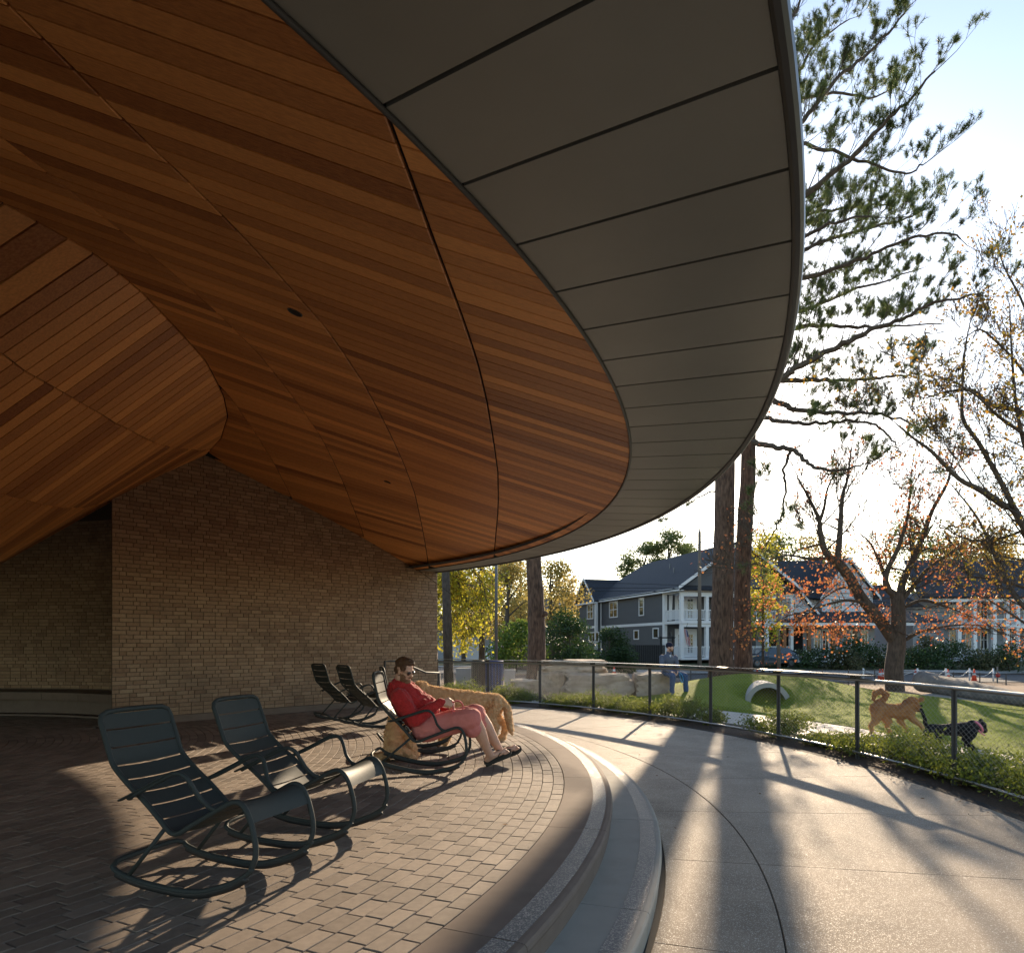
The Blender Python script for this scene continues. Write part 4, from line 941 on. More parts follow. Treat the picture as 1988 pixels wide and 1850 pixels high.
def grow(mb, p, d, L, r, depth, tips, bend=.25, up=.0, forks=(2, 3), shrink=.68, n=4, seg=4, spread=.6):
    """one branch and everything it carries"""
    pts = [p.copy()]; rs = [r]; d = d.normalized()
    for i in range(seg):
        d = (d+Vector((rr(-1, 1), rr(-1, 1), rr(-1, 1)))*bend*.5+Vector((0, 0, up))).normalized(); p = p+d*L/seg; pts.append(p.copy()); rs.append(max(.008, r*(1-.55*(i+1)/seg)))
        if depth > 0 and i >= 1 and random.random() < .55:
            q = (d+Vector((rr(-1, 1), rr(-1, 1), rr(-.5, .9)))*spread*1.2).normalized(); grow(mb, p.copy(), q, L*shrink*rr(.6, .95), rs[-1]*.6, depth-1, tips, bend, up, forks, shrink, n, seg, spread)
    mb.tube(pts, rs, n if r > .02 else 3, caps=False)
    if depth > 0:
        for _ in range(random.randint(*forks)):
            q = (d+Vector((rr(-1, 1), rr(-1, 1), rr(-.6, .9)))*spread).normalized(); grow(mb, p.copy(), q, L*shrink*rr(.7, 1.1), rs[-1]*.8, depth-1, tips, bend, up, forks, shrink, n, seg, spread)
    else: tips.append((p.copy(), d.copy(), pts[len(pts)//2].copy()))
def limb_tree(name, label, base, trunk, limbs, leaf, depth=2, twigL=1.4, group=None, bark='bark2', every=.9, up=.04, spread=.7, start=.2):
    """trunk / limbs: polylines of world points with radii; twigs grow along the limbs; leaf = (mat, per tip, size, spread, keep)"""
    t = thing(name, label, 'tree', base, group); s = MB(); tips = []
    for pts, r0, r1 in trunk: 
        pp = smoothpath(pts, 4); m = len(pp); s.tube(pp, [r0+(r1-r0)*i/(m-1) for i in range(m)], 12, caps=False)
    for pts, r0, r1 in limbs:
        pp = smoothpath(pts, 4); m = len(pp); s.tube(pp, [r0+(r1-r0)*i/(m-1) for i in range(m)], 7, caps=False)
        Ltot = sum((b-a).length for a, b in zip(pp, pp[1:])); acc = 0; nxt = Ltot*start
        for i in range(m-1):
            sg = (pp[i+1]-pp[i]); acc += sg.length
            while acc > nxt:
                nxt += every*rr(.6, 1.3); f_ = i/(m-1); q = (sg.normalized()*.7+Vector((rr(-1, 1), rr(-.8, .8), rr(-.7, 1)))).normalized()
                grow(s, pp[i].copy(), q, twigL*rr(.6, 1.2)*(1-.35*f_), max(.006, (r0+(r1-r0)*f_)*.35), depth, tips, .35, up, spread=spread)
        grow(s, pp[-1].copy(), (pp[-1]-pp[-3]).normalized(), twigL, max(.006, r1*.9), depth, tips, .3, up, spread=spread)
    s.build('trunk', M[bark], t, smooth=True)
    mat, per, size, sp_, keep = leaf; C = []
    for p, d, md in tips:
        if random.random() > keep: continue
        k = np.random.uniform(0, 1, per)[:, None]; C.append(np.array(md)+(np.array(p)-np.array(md))*k*1.15+np.random.normal(0, sp_, (per, 3)))
    if C:
        C = np.concatenate(C); V, F, tn = leaves(C, size, .4, .75, .4); npmesh('crown', V, F, M[mat], t, tn, kind='stuff')
    return t
def tuft_mesh(tips, n=16, L=.185, wd=.0065):
    P0 = np.repeat(np.array([t[0] for t in tips]), n, 0); D = np.repeat(np.array([t[1] for t in tips]), n, 0); m = len(P0)
    d = D*.75+rndunit(m)*.85; d /= np.linalg.norm(d, axis=1)[:, None]; w_ = np.cross(d, rndunit(m)); w_ /= np.linalg.norm(w_, axis=1)[:, None]
    l_ = (L*np.random.uniform(.7, 1.2, m))[:, None]; off = D*np.random.uniform(-.12, .04, (m, 1)); wd = wd if np.isscalar(wd) else wd
    V = np.stack([P0+off-w_*wd, P0+off+w_*wd, P0+off+d*l_], 1).reshape(-1, 3)
    tn = np.repeat(np.repeat(np.random.uniform(0, 1, len(tips)), n)*.6+np.random.uniform(0, .4, m), 3)
    return V, np.arange(3*m).reshape(-1, 3), tn
def bark_trunk(mb, pts, r0, r1, n=28, seg=40):
    pp = smoothpath(pts, max(2, seg//(len(pts)-1))); m = len(pp)
    for i, p in enumerate(pp):
        r_ = r0+(r1-r0)*i/(m-1); fl = 1+.35*math.exp(-i/m*30)
        for k in range(n):
            a_ = 2*math.pi*k/n; nn = mnoise.noise(Vector((math.cos(a_)*3, math.sin(a_)*3, p.z*1.1)))*.05+mnoise.noise(Vector((math.cos(a_)*9, math.sin(a_)*9, p.z*2.5+9)))*.035
            q = r_*fl*(1+nn); mb.v.append((p.x+q*math.cos(a_), p.y+q*math.sin(a_), p.z)); mb.t.append(.5)
    b0 = len(mb.v)-m*n
    for i in range(m-1):
        for k in range(n): mb.f.append((b0+i*n+k, b0+i*n+(k+1) % n, b0+(i+1)*n+(k+1) % n, b0+(i+1)*n+k))
def px_path(L, d0, d1=None):
    d1 = d1 or d0; m = len(L); return [P(x, y, d0+(d1-d0)*i/(m-1)) for i, (x, y) in enumerate(L)]
# twin pines: trunks rise out of view behind the soffit, branches reach right into the sky
PD = 28.0
pine_br = [([(1462, 858), (1500, 866), (1535, 872), (1565, 895), (1595, 911), (1640, 912), (1672, 900)], 25.5, 23, .13),
 ([(1535, 874), (1522, 912), (1526, 955), (1512, 1012), (1499, 1036)], 25, 24, .06),
 ([(1455, 800), (1492, 813), (1540, 820), (1592, 821), (1640, 817), (1682, 820), (1722, 842), (1742, 872)], 27, 24, .11),
 ([(1450, 760), (1506, 779), (1542, 796), (1604, 801), (1656, 802), (1722, 807), (1775, 825)], 29, 25, .16),
 ([(1450, 745), (1520, 739), (1578, 737), (1642, 740), (1708, 733), (1760, 728), (1797, 719)], 28, 31, .13),
 ([(1445, 790), (1522, 732), (1552, 710), (1610, 680), (1645, 665), (1690, 640), (1750, 622), (1800, 592), (1860, 580), (1900, 572)], 27, 25, .17),
 ([(1440, 650), (1545, 636), (1600, 632), (1680, 636), (1740, 634), (1830, 630)], 28, 30, .12),
 ([(1440, 620), (1550, 604), (1610, 582), (1665, 560), (1720, 545), (1790, 520)], 28, 33, .12),
 ([(1440, 560), (1540, 545), (1600, 530), (1680, 500), (1750, 470), (1830, 452), (1868, 465)], 28, 26, .12),
 ([(1440, 520), (1550, 490), (1620, 462), (1700, 440), (1760, 425), (1800, 402)], 28, 31, .11),
 ([(1440, 500), (1540, 400), (1600, 350), (1660, 300), (1715, 240), (1770, 190), (1812, 140)], 27, 24, .16),
 ([(1440, 440), (1530, 420), (1600, 410), (1680, 400), (1740, 395)], 29, 32, .10),
 ([(1440, 360), (1535, 285), (1600, 290), (1680, 318), (1750, 338), (1790, 320)], 28, 25, .10),
 ([(1440, 350), (1520, 270), (1580, 210), (1630, 150), (1690, 100), (1745, 40), (1765, 10)], 28, 30, .14),
 ([(1440, 300), (1515, 210), (1550, 140), (1590, 80), (1650, 40)], 29, 33, .11),
 ([(1440, 180), (1500, 90), (1540, 30), (1570, -40)], 28, 27, .12), ([(1440, 60), (1500, 10), (1560, -30), (1620, -60)], 29, 31, .10),
 ([(1440, 480), (1540, 470), (1600, 440), (1650, 425), (1700, 420)], 27, 23, .10), ([(1440, 240), (1530, 200), (1620, 180), (1700, 190), (1740, 160)], 28, 34, .10)]
def pine(name, label, trunkpts, r0, r1, brs, every=.25, tw=1.1, group=None, dens=1.):
    t = thing(name, label, 'tree', tuple(trunkpts[0]), group); s = MB(); bark_trunk(s, trunkpts, r0, r1); s.build('trunk', M['bark'], t, smooth=False)
    s = MB(); tips = []
    for L, d0, d1, r_ in brs:
        pp = smoothpath(px_path(L, d0, d1), 5); m = len(pp); rs = [r_*.82*(1-.85*i/(m-1))+.012 for i in range(m)]
        pp = [p+Vector((rr(-1, 1), rr(-1, 1), rr(-1, 1)))*.05 for p in pp]; s.tube(pp, rs, 6, caps=False)
        acc = 0; nxt = 1.6
        for i in range(m-1):
            sg = pp[i+1]-pp[i]; acc += sg.length
            while acc > nxt:
                nxt += every*rr(.5, 1.4)/(.42 if L[-1][1] > 860 else dens)
                q = (sg.normalized()*.8+Vector((rr(-.8, .8), rr(-1, 1), rr(-.35, .95)))).normalized()
                tp = []; grow(s, pp[i].copy(), q, tw*rr(.5, 1.15), max(.009, rs[i]*.26), 2, tp, .35, .16, (2, 3), .58, 3, 3, .75); tips += tp
        tp = []; grow(s, pp[-1].copy(), (pp[-1]-pp[-3]).normalized(), tw, .02, 2, tp, .3, .08, (2, 3), .6, 3, 3, .7); tips += tp
    s.build('branch', M['bark2'], t, kind='stuff')
    full = []
    for p, d, md in tips:
        full += [(tuple(p), tuple(d)), (tuple(p.lerp(md, .5)), tuple(d))]
        if random.random() < .5: full.append((tuple(md), tuple(d)))
    V, F, tn = tuft_mesh(full); npmesh('needles', V, F, M['needle'], t, tn, kind='stuff'); return t
b0 = P(1399, 1320, PD); b1 = P(1444, 1320, PD+1.2); b0.z = -.35; b1.z = -.35
pine('pine_tree', 'left and thicker trunk of the twin pines rising behind the soffit', [b0, P(1403, 1150, PD), P(1407, 940, PD), P(1412, 500, PD), P(1420, 0, PD)], .475, .30,
     [([(1405, 500), (1300, 440), (1200, 420)], 28, 31, .10), ([(1405, 300), (1300, 200), (1200, 160)], 28, 26, .10), ([(1400, 950), (1370, 960), (1350, 968), (1322, 990)], 28.5, 30, .035)], group='pines beyond the turf')
pine('pine_tree', 'right and slimmer trunk of the twin pines, its long branches spreading right over the sky', [b1, P(1441, 1150, PD+1.2), P(1447, 1000, PD+1.2), P(1453, 880, PD+1.2), P(1450, 500, PD+1.2), P(1445, 0, PD+1.2)], .36, .26, pine_br, group='pines beyond the turf')
b2 = P(1040, 1322, 30); b2.z = -.42
pine('pine_tree', 'single pine trunk with branch scars standing left of the grey house', [b2, P(1042, 1250, 30), P(1040, 1150, 30), P(1036, 1080, 30), P(1030, 700, 30)], .42, .30,
     [([(1030, 700), (1100, 680), (1200, 660)], 30, 33, .1), ([(1030, 720), (960, 700), (880, 690)], 30, 32, .1)], group='pines beyond the turf')
s = MB(); c = P(1057, 1191, 29.75); s.ell(c, (.16, .10, .13)); o = s.build('branch_scar', M['bark'], bpy.data.objects[[q.name for q in bpy.data.objects if q.get('label', '').startswith('single pine')][0]])

# red maple with two trunks
mp_base = P(1738, 1342, 26); mp_base.z = -.5
ML_ = [(px_path([(1733, 1240), (1705, 1200), (1672, 1160), (1645, 1115), (1625, 1092)], 26, 25.6), .22, .17), ([mp_base-Vector((0, 0, .1)), P(1735, 1300, 26), P(1740, 1262, 26), P(1742, 1238, 26)], .34, .30), (px_path([(1742, 1240), (1744, 1200), (1742, 1165), (1742, 1150)], 26), .28, .22)]
LM = [(px_path([(1625, 1092), (1602, 1070), (1592, 1030), (1590, 1008), (1572, 970), (1550, 930)], 25.6, 25), .17, .03), (px_path([(1625, 1092), (1630, 1040), (1632, 1005), (1636, 960), (1645, 930), (1650, 890)], 25.6, 26.5), .15, .03),
      (px_path([(1592, 1010), (1600, 985), (1606, 950), (1620, 920)], 25.4, 25), .08, .02), (px_path([(1612, 1082), (1575, 1085), (1530, 1078), (1500, 1085)], 25.6, 24), .08, .02), (px_path([(1600, 1055), (1570, 1062), (1545, 1070), (1530, 1095)], 25.5, 26.5), .06, .02),
      (px_path([(1735, 1165), (1720, 1125), (1706, 1090), (1690, 1055), (1668, 1035)], 26, 27), .11, .02), (px_path([(1742, 1160), (1722, 1140), (1722, 1110), (1745, 1060), (1762, 1000), (1768, 940)], 26, 25.5), .17, .03),
      (px_path([(1748, 1160), (1752, 1130), (1770, 1090), (1792, 1040), (1810, 990), (1838, 940), (1848, 900)], 26, 26.5), .19, .03), (px_path([(1750, 1165), (1775, 1135), (1800, 1105), (1835, 1080), (1860, 1065)], 26, 25), .12, .02),
      (px_path([(1690, 1175), (1650, 1165), (1610, 1172), (1570, 1185), (1530, 1195)], 25.8, 24), .07, .02), (px_path([(1752, 1245), (1790, 1225), (1840, 1215), (1880, 1212)], 26, 24.5), .07, .02), (px_path([(1670, 1155), (1640, 1140), (1600, 1160), (1560, 1200)], 25.8, 25), .06, .015),
      (px_path([(1752, 1180), (1790, 1165), (1830, 1175), (1870, 1190)], 26, 25), .07, .02)]
limb_tree('maple_tree', 'red leaved maple with a leaning left trunk and bare upper twigs', tuple(mp_base), ML_, [(a_, b_*.85, c_) for a_, b_, c_ in LM[:6]], ('red', 2, .10, .16, .12), depth=3, twigL=1.5, every=.5, start=.2, spread=.55)
mt = bpy.data.objects[[q.name for q in bpy.data.objects if q.get('label', '').startswith('red leaved maple')][0]]
def add_to(t, limbs, leaf, depth=2, twigL=1.2, every=.6, up=.02, start=.2, spread=.7):
    s = MB(); tips = []
    for pts, r0, r1 in limbs:
        pp = smoothpath(pts, 4); m = len(pp); s.tube(pp, [r0+(r1-r0)*i/(m-1) for i in range(m)], 7, caps=False)
        Lt = sum((b-a).length for a, b in zip(pp, pp[1:])); acc = 0; nxt = Lt*start
        for i in range(m-1):
            sg = pp[i+1]-pp[i]; acc += sg.length
            while acc > nxt:
                nxt += every*rr(.6, 1.3); f_ = i/(m-1); q = (sg.normalized()*.6+Vector((rr(-1, 1), rr(-.8, .8), rr(-.8, .9)))).normalized()
                grow(s, pp[i].copy(), q, twigL*rr(.6, 1.2)*(1-.3*f_), max(.006, (r0+(r1-r0)*f_)*.35), depth, tips, .35, up, spread=spread)
        grow(s, pp[-1].copy(), (pp[-1]-pp[-3]).normalized(), twigL, max(.006, r1*.9), depth, tips, .3, up, spread=spread)
    s.build('limb', M['bark2'], t, smooth=True, kind='stuff'); mat, per, size, sp_, keep = leaf; C = []
    for p, d, md in tips:
        if random.random() > keep: continue
        k = np.random.uniform(0, 1, per)[:, None]; C.append(np.array(md)+(np.array(p)-np.array(md))*k*1.15+np.random.normal(0, sp_, (per, 3)))
    C = np.concatenate(C); V, F, tn = leaves(C, size, .4, .75, .4); npmesh('foliage', V, F, M[mat], t, tn, kind='stuff')
add_to(mt, [(a_, b_*.85, c_) for a_, b_, c_ in LM[6:9]], ('red', 3, .10, .2, .30), 3, 1.4, .55, .03, .2, .55)
add_to(mt, LM[9:], ('red', 6, .095, .2, .8), 2, 1.15, .42, -.03, .1)
# oak at the right: trunk outside the picture, limbs reach in
ok_base = Vector((19.5, 23.0, -.6))
OL = [(px_path([(2120, 1330), (1988, 1022), (1945, 980), (1900, 950), (1862, 930), (1810, 878), (1772, 850), (1740, 823)], 23, 22), .20, .02), (px_path([(2100, 1100), (2030, 850), (1988, 802), (1924, 786), (1888, 758), (1836, 761), (1798, 773)], 23, 24), .17, .02),
      (px_path([(2090, 1000), (2030, 880), (1988, 843), (1940, 810), (1898, 770), (1850, 740)], 23, 21), .12, .02), (px_path([(2100, 1180), (2010, 1060), (1940, 930), (1900, 860), (1870, 815), (1868, 760), (1872, 690), (1880, 640)], 22.5, 23), .15, .02),
      (px_path([(2100, 1250), (1990, 1180), (1945, 1110), (1900, 1010), (1850, 945)], 22, 24), .14, .02), (px_path([(2060, 1050), (2000, 900), (1975, 800), (1965, 700), (1960, 600)], 23, 24), .13, .02),
      (px_path([(2060, 900), (2010, 700), (1990, 600), (1950, 520), (1935, 470)], 24, 25), .09, .015), (px_path([(2100, 1200), (2010, 1150), (1950, 1130), (1890, 1120), (1850, 1125)], 23, 25), .10, .02),
      (px_path([(2100, 1280), (2020, 1230), (1960, 1190), (1920, 1165)], 23, 22), .08, .02), (px_path([(2050, 1000), (1960, 1040), (1900, 1050), (1860, 1040), (1830, 1020)], 23, 25), .08, .02),
      (px_path([(2060, 850), (1985, 720), (1930, 660), (1900, 640), (1870, 660)], 23, 22), .07, .015)]
limb_tree('oak_tree', 'oak at the right edge, thin limbs with scattered orange and green leaves', tuple(ok_base), [([ok_base, P(2110, 1330, 23), P(2100, 1180, 23), P(2080, 950, 23), P(2060, 700, 23.5)], .34, .16)], [(a_, b_*.72, c_) for a_, b_, c_ in OL], ('oak', 3, .10, .2, .26), depth=3, twigL=1.45, every=.62, start=.12, spread=.6)

def cloud_tree(name, label, base, h, cw, cz0, mat, n, size, group=None, trunk_r=.2, lumps=16, bark='bark2', flat=1., sparse=.45):
    t = thing(name, label, 'tree' if h > 2.5 else 'shrub', base, group); b = Vector(base); s = MB()
    lp = []
    for i in range(lumps):
        a_ = rr(0, 6.28); f_ = rr(0, 1); rad = cw/2*math.sqrt(rr(.05, 1))*math.sin(math.pi*min(.98, .18+f_*.78)); c = b+Vector((rad*math.cos(a_), rad*math.sin(a_), cz0+(h-cz0)*f_*.93)); lp.append((c, cw*rr(.13, .24)))
    top = b+Vector((rr(-.2, .2), rr(-.2, .2), h*.9)); 
    s.tube([b, b.lerp(top, .5)+Vector((rr(-.15, .15), rr(-.1, .1), 0)), top], [trunk_r, trunk_r*.7, trunk_r*.15], 8, caps=False)
    for c, q in lp:
        k = min(.92, max(.12, (c.z-b.z)/h-.12)); st = b.lerp(top, k); s.tube([st, st.lerp(c, .5)+Vector((0, 0, .1)), c], [trunk_r*.28, trunk_r*.18, trunk_r*.05], 4, caps=False)
    s.build('trunk', M[bark], t, smooth=True); C = []
    for c, q in lp:
        m = int(n/lumps); d = rndunit(m)*(np.random.uniform(0.1, 1, (m, 1))**sparse)*np.array([q*1.35, q*1.35, q*flat])
        C.append(np.array(c)+d+np.random.normal(0, q*.12, (m, 3)))
    V, F, tn = leaves(np.concatenate(C), size, .4, .7, .3); npmesh('crown', V, F, M[mat], t, tn, kind='stuff'); return t
def gb(px, d, dz=0): x = (px-994)/1325*d; return (x, d, ground_z(x, d)+dz)
# left side, seen between brick wall and the single pine
s_lab = 'trees beyond the fence at the left'
t = thing('birch_tree', 'yellow green leaves hanging beside the brick wall corner, in front of the garage', 'tree', gb(872, 24), s_lab); s = MB()
tb = Vector(gb(872, 24)); s.tube([tb, P(868, 1200, 24), P(862, 1000, 24)], [.18, .16, .12], 10); tips = []
for L in ([(862, 1060), (890, 1110), (905, 1160), (910, 1200)], [(862, 1050), (900, 1090), (935, 1130), (945, 1180)], [(862, 1080), (875, 1130), (885, 1190), (895, 1240)], [(862, 1040), (910, 1070), (950, 1100), (958, 1150)], [(864, 1090), (862, 1130), (866, 1180), (868, 1230)], [(862, 1060), (880, 1100), (892, 1140), (920, 1190)], [(862, 1030), (900, 1060), (925, 1090), (935, 1150)], [(864, 1070), (890, 1130), (900, 1190), (912, 1225)], [(864, 1070), (872, 1110), (872, 1150), (876, 1200)]):
    pp = smoothpath(px_path(L, 25, rr(24, 26.5)), 4); s.tube(pp, [.03-.022*i/(len(pp)-1) for i in range(len(pp))], 4, caps=False)
    for i in range(2, len(pp)):
        for _ in range(3): grow(s, pp[i].copy(), Vector((rr(-1, 1), rr(-1, 1), rr(-1, .1))), .45, .006, 1, tips, .3, -.15, (1, 2), .7, 3, 3, .6)
s.build('trunk', M['bark2'], t, smooth=True); C = []
for p, d, md in tips: k = np.random.uniform(0, 1, 5)[:, None]; C.append(np.array(md)+(np.array(p)-np.array(md))*k*1.2+np.random.normal(0, .12, (5, 3)))
V, F, tn = leaves(np.concatenate(C), .115, .35, .8, .8); npmesh('crown', V, F, M['yellow'], t, tn, kind='stuff')
s = MB(); b_ = Vector(gb(935, 27)); t = thing('tree', 'slim dark trunk with yellow leaves just left of the light pole', 'tree', tuple(b_), s_lab); s.tube([b_, P(936, 1200, 27), P(934, 1000, 27)], [.14, .11, .07], 8); s.build('trunk', M['bark2'], t, smooth=True)
C = np.random.normal(0, 1, (330, 3))*np.array([.38, .35, 1.0])+np.array(P(940, 1150, 27)); V, F, tn = leaves(C, .11, .35, .8, .7); npmesh('crown', V, F, M['yellow'], t, tn, kind='stuff')
for px, d, h, cw, cz, mat, n, sz, lb_ in [(900, 62, 9.0, 7, 3.2, 'gold', 5200, .20, 'olive and gold tree behind the garage roof'), (985, 46, 7.2, 5, 2.2, 'gold', 5200, .17, 'golden brown tree between the light pole and the single pine'), (1010, 66, 12, 7, 3, 'gold', 4600, .24, 'tall hazy tree behind the wooden fence'),
        (1072, 58, 9.0, 5.2, 3.2, 'gold', 4200, .20, 'orange tinged tree right behind the single pine trunk'), (960, 75, 13, 9, 4, 'needle', 4200, .28, 'dark evergreen far behind the light pole'), (868, 70, 12, 8, 3, 'needle', 3600, .28, 'evergreen far behind the brick wall corner'), (1100, 80, 9.5, 6, 3, 'gold', 3000, .25, 'distant tree left of the grey house roof'), (800, 60, 11, 9, 3, 'gold', 3000, .24, 'golden tree hidden beyond the brick wall')]:
    cloud_tree('tree', lb_, gb(px, d), h, cw, cz, mat, n, sz, s_lab, .22)
cloud_tree('bamboo', 'bright green bamboo leaning over the wooden fence', gb(1003, 41), 2.9, 3.4, .6, 'bamboo', 3800, .16, None, .04, 14)
cloud_tree('evergreen_shrub', 'large dark rounded evergreen left of the grey house', gb(1100, 43), 4.05, 3.6, .1, 'green', 11000, .12, None, .10, 26)
cloud_tree('evergreen_shrub', 'dark bush touching the left part of the grey house', gb(1182, 50), 3.0, 3.3, .1, 'green', 7000, .13, 'bushes in front of the grey house', .08, 20)
cloud_tree('evergreen_shrub', 'low dark bush by the black fence of the grey house', gb(1212, 49), 1.7, 2.6, .05, 'green', 4000, .12, 'bushes in front of the grey house', .06, 14)
cloud_tree('evergreen_shrub', 'low bush between the big evergreen and the grey house', gb(1148, 47), 1.6, 2.4, .05, 'green', 3500, .12, 'bushes in front of the grey house', .06, 12)
# pines over the roofs
def far_pine(px, d, h, lb_, cw=6, n=3600):
    return cloud_tree('pine_tree', lb_, gb(px, d), h, cw*1.1, h*.55, 'needle', n*2, .26, 'pines beyond the houses', .26, 24, 'bark2', .6, .8)
far_pine(1245, 100, 17.2, 'left one of the far pines above the grey house roof', 6.5); far_pine(1298, 98, 18.0, 'middle far pine above the grey house roof, the fullest crown', 7); far_pine(1340, 104, 17.0, 'right one of the far pines above the grey house roof', 6)
for px, d, h, lb_ in [(1475, 95, 17, 'far pine right of the twin trunks'), (1520, 90, 16.5, 'far pine over the left end of the white house'), (1570, 98, 17.5, 'far pine above the white house ridge'), (1625, 92, 15.5, 'far pine left of the white gable'), (1770, 85, 17.5, 'dark round pine behind the right half of the maple'), (1850, 90, 15, 'far pine right of the maple'), (1930, 88, 15, 'far pine behind the oak limbs'), (1980, 92, 15.5, 'far pine at the right edge')]:
    cloud_tree('pine_tree', lb_, gb(px, d), h, 8.5, h*.35, 'needle' if px in (1770, 1520) else 'gold', 4200, .30, 'pines beyond the houses', .25, 18)
# young yellow tree in front of the white house
t = thing('young_tree', 'slender young tree with yellow green leaves right of the twin pines', 'tree', gb(1481, 40)); s = MB(); b_ = Vector(gb(1481, 40)); tips = []
s.tube([b_, P(1481, 1200, 40), P(1482, 1100, 40)], [.09, .07, .03], 8)
for y_ in range(1060, 1262, 7):
    p = P(1481.5, y_, 40)
    for _ in range(3): grow(s, p.copy(), Vector((rr(-1, 1), rr(-1, 1), rr(.1, .9))), rr(.5, .95), .02, 1, tips, .3, .03, (2, 3), .6, 3, 3, .7)
s.build('trunk', M['bark2'], t, smooth=True); C = []
for p, d, md in tips: k = np.random.uniform(0, 1, 9)[:, None]; C.append(np.array(md)+(np.array(p)-np.array(md))*k*1.2+np.random.normal(0, .14, (9, 3)))
V, F, tn = leaves(np.concatenate(C), .14, .35, .8, .5); npmesh('crown', V, F, M['yellow'], t, tn, kind='stuff')
# garden bushes before the white and the right-hand house
for i, (px, d, h, cw, lb_) in enumerate([(1590, 52, 1.35, 5.5, 'white flowering bush in front of the white house porch'), (1545, 54, 1.2, 3, 'small dark bush left of the flowering bush'), (1665, 52, 2.6, 4, 'dark bush below the white house window, left of the maple trunk'), (1640, 51, 1.6, 3.2, 'low dark bush left of the maple trunk'), (1775, 52, 1.6, 4, 'dark bush right behind the maple trunk'), (1800, 55, 3.0, 3, 'tall bush right of the maple trunk'), (1850, 52, 2.2, 4.5, 'dark bush under the orange leaves'), (1905, 51, 1.8, 4.5, 'rounded dark bush in front of the right-hand house'), (1960, 50, 1.9, 5, 'brownish bush at the right edge by the street'), (1700, 53, 1.1, 3, 'low hedge bush behind the maple trunk')]):
    cloud_tree('garden_bush', lb_, gb(px, d), h*.8, cw*.85, .05, 'hedge' if i % 2 else 'green', 2600, .15, 'garden bushes across the street', .05, 14)
    if i == 0:
        b_ = Vector(gb(px, d)); C = np.random.normal(0, 1, (160, 3))*np.array([1.7, .6, .28])+np.array(b_+Vector((0, -1.3, .8))); V, F, tn = leaves(C, .12, .3, .9); npmesh('flowers', V, F, M['white_fl'], bpy.data.objects[[q.name for q in bpy.data.objects if q.get('label', '').startswith('white flowering')][0]], tn, kind='stuff')
# fallen leaves
C = []
for _ in range(420):
    a_ = R(rr(-12, 62)); r_ = rr(14.02, 15.3) if random.random() < .86 else rr(10.9, 14); p = pol(r_, a_); C.append((p.x, p.y, -.292 if r_ < 14.15 else -.295))
for _ in range(150):
    a_ = R(rr(-12, 40)); p = pol(rr(17.3, 21), a_); C.append((p.x, p.y, -.275+mound(p.x, p.y)))
for _ in range(16): p = pol(rr(7, 10.3), R(rr(-30, 40))); C.append((p.x, p.y, .008))
C = np.array(C); V, F, tn = leaves(C, .05, .5, .55); c4 = np.repeat(C, 4, 0); V[:, 2] = c4[:, 2]+(V[:, 2]-c4[:, 2])*.25
npmesh('fallen_leaves', V, F, M['litter'], None, tn, kind='stuff', label='dry brown leaves scattered along the planting bed', category='leaves')

# ------------------------------------------------------------------ rocks, pipe, log, street furniture
def boulder(lb_, cx_, cy, d, wpx, hpx, dep, seed, name='boulder', squash=.35, group='boulders beyond the fence'):
    c = P(cx_, cy, d); sx = wpx/1325*d/2; sz = hpx/1325*d/2; bm = bmesh.new(); bmesh.ops.create_icosphere(bm, subdivisions=4, radius=1)
    for v in bm.verts:
        p = v.co.copy(); m_ = max(abs(p.x), abs(p.y), abs(p.z)); q = p.lerp(p/m_, squash+.2)
        n_ = mnoise.noise(q*1.3+Vector((seed*3.1, 0, 0)))*.22+mnoise.noise(q*3.5+Vector((seed, 5, 0)))*.08+mnoise.noise(q*9+Vector((seed, 5, 0)))*.025
        q = q*(1+n_); v.co = Vector((q.x*sx, q.y*dep/2, q.z*sz))
    me = bpy.data.meshes.new(name); bm.to_mesh(me); bm.free(); me.materials.append(M['rock']); me.attributes.new('tone', 'FLOAT', 'POINT').data.foreach_set('value', np.full(len(me.vertices), .5, dtype=np.float32))
    o = link(name, me); o.location = c; o['label'] = lb_; o['category'] = 'boulder'; o['group'] = group; return o
boulder('flat slab boulder lying on top of the stacked boulders', 1111, 1293, 20.6, 124, 24, 1.1, 1, squash=.7)
boulder('square boulder under the left end of the flat slab', 1070, 1332, 20.4, 50, 56, 1.0, 2, squash=.8)
boulder('big pointed pale boulder in the middle of the row', 1160, 1333, 20.0, 146, 58, 1.1, 3, squash=.3)
boulder('boulder the man in the beanie sits on', 1266, 1335, 19.9, 76, 58, 1.0, 4, squash=.55)
boulder('dark low boulder at the left end of the row', 1020, 1338, 19.8, 62, 38, .9, 5, squash=.6)
boulder('small dark stone in the shrubs by the second fence post from the left', 1091, 1362, 18.6, 26, 14, .3, 6, squash=.1)
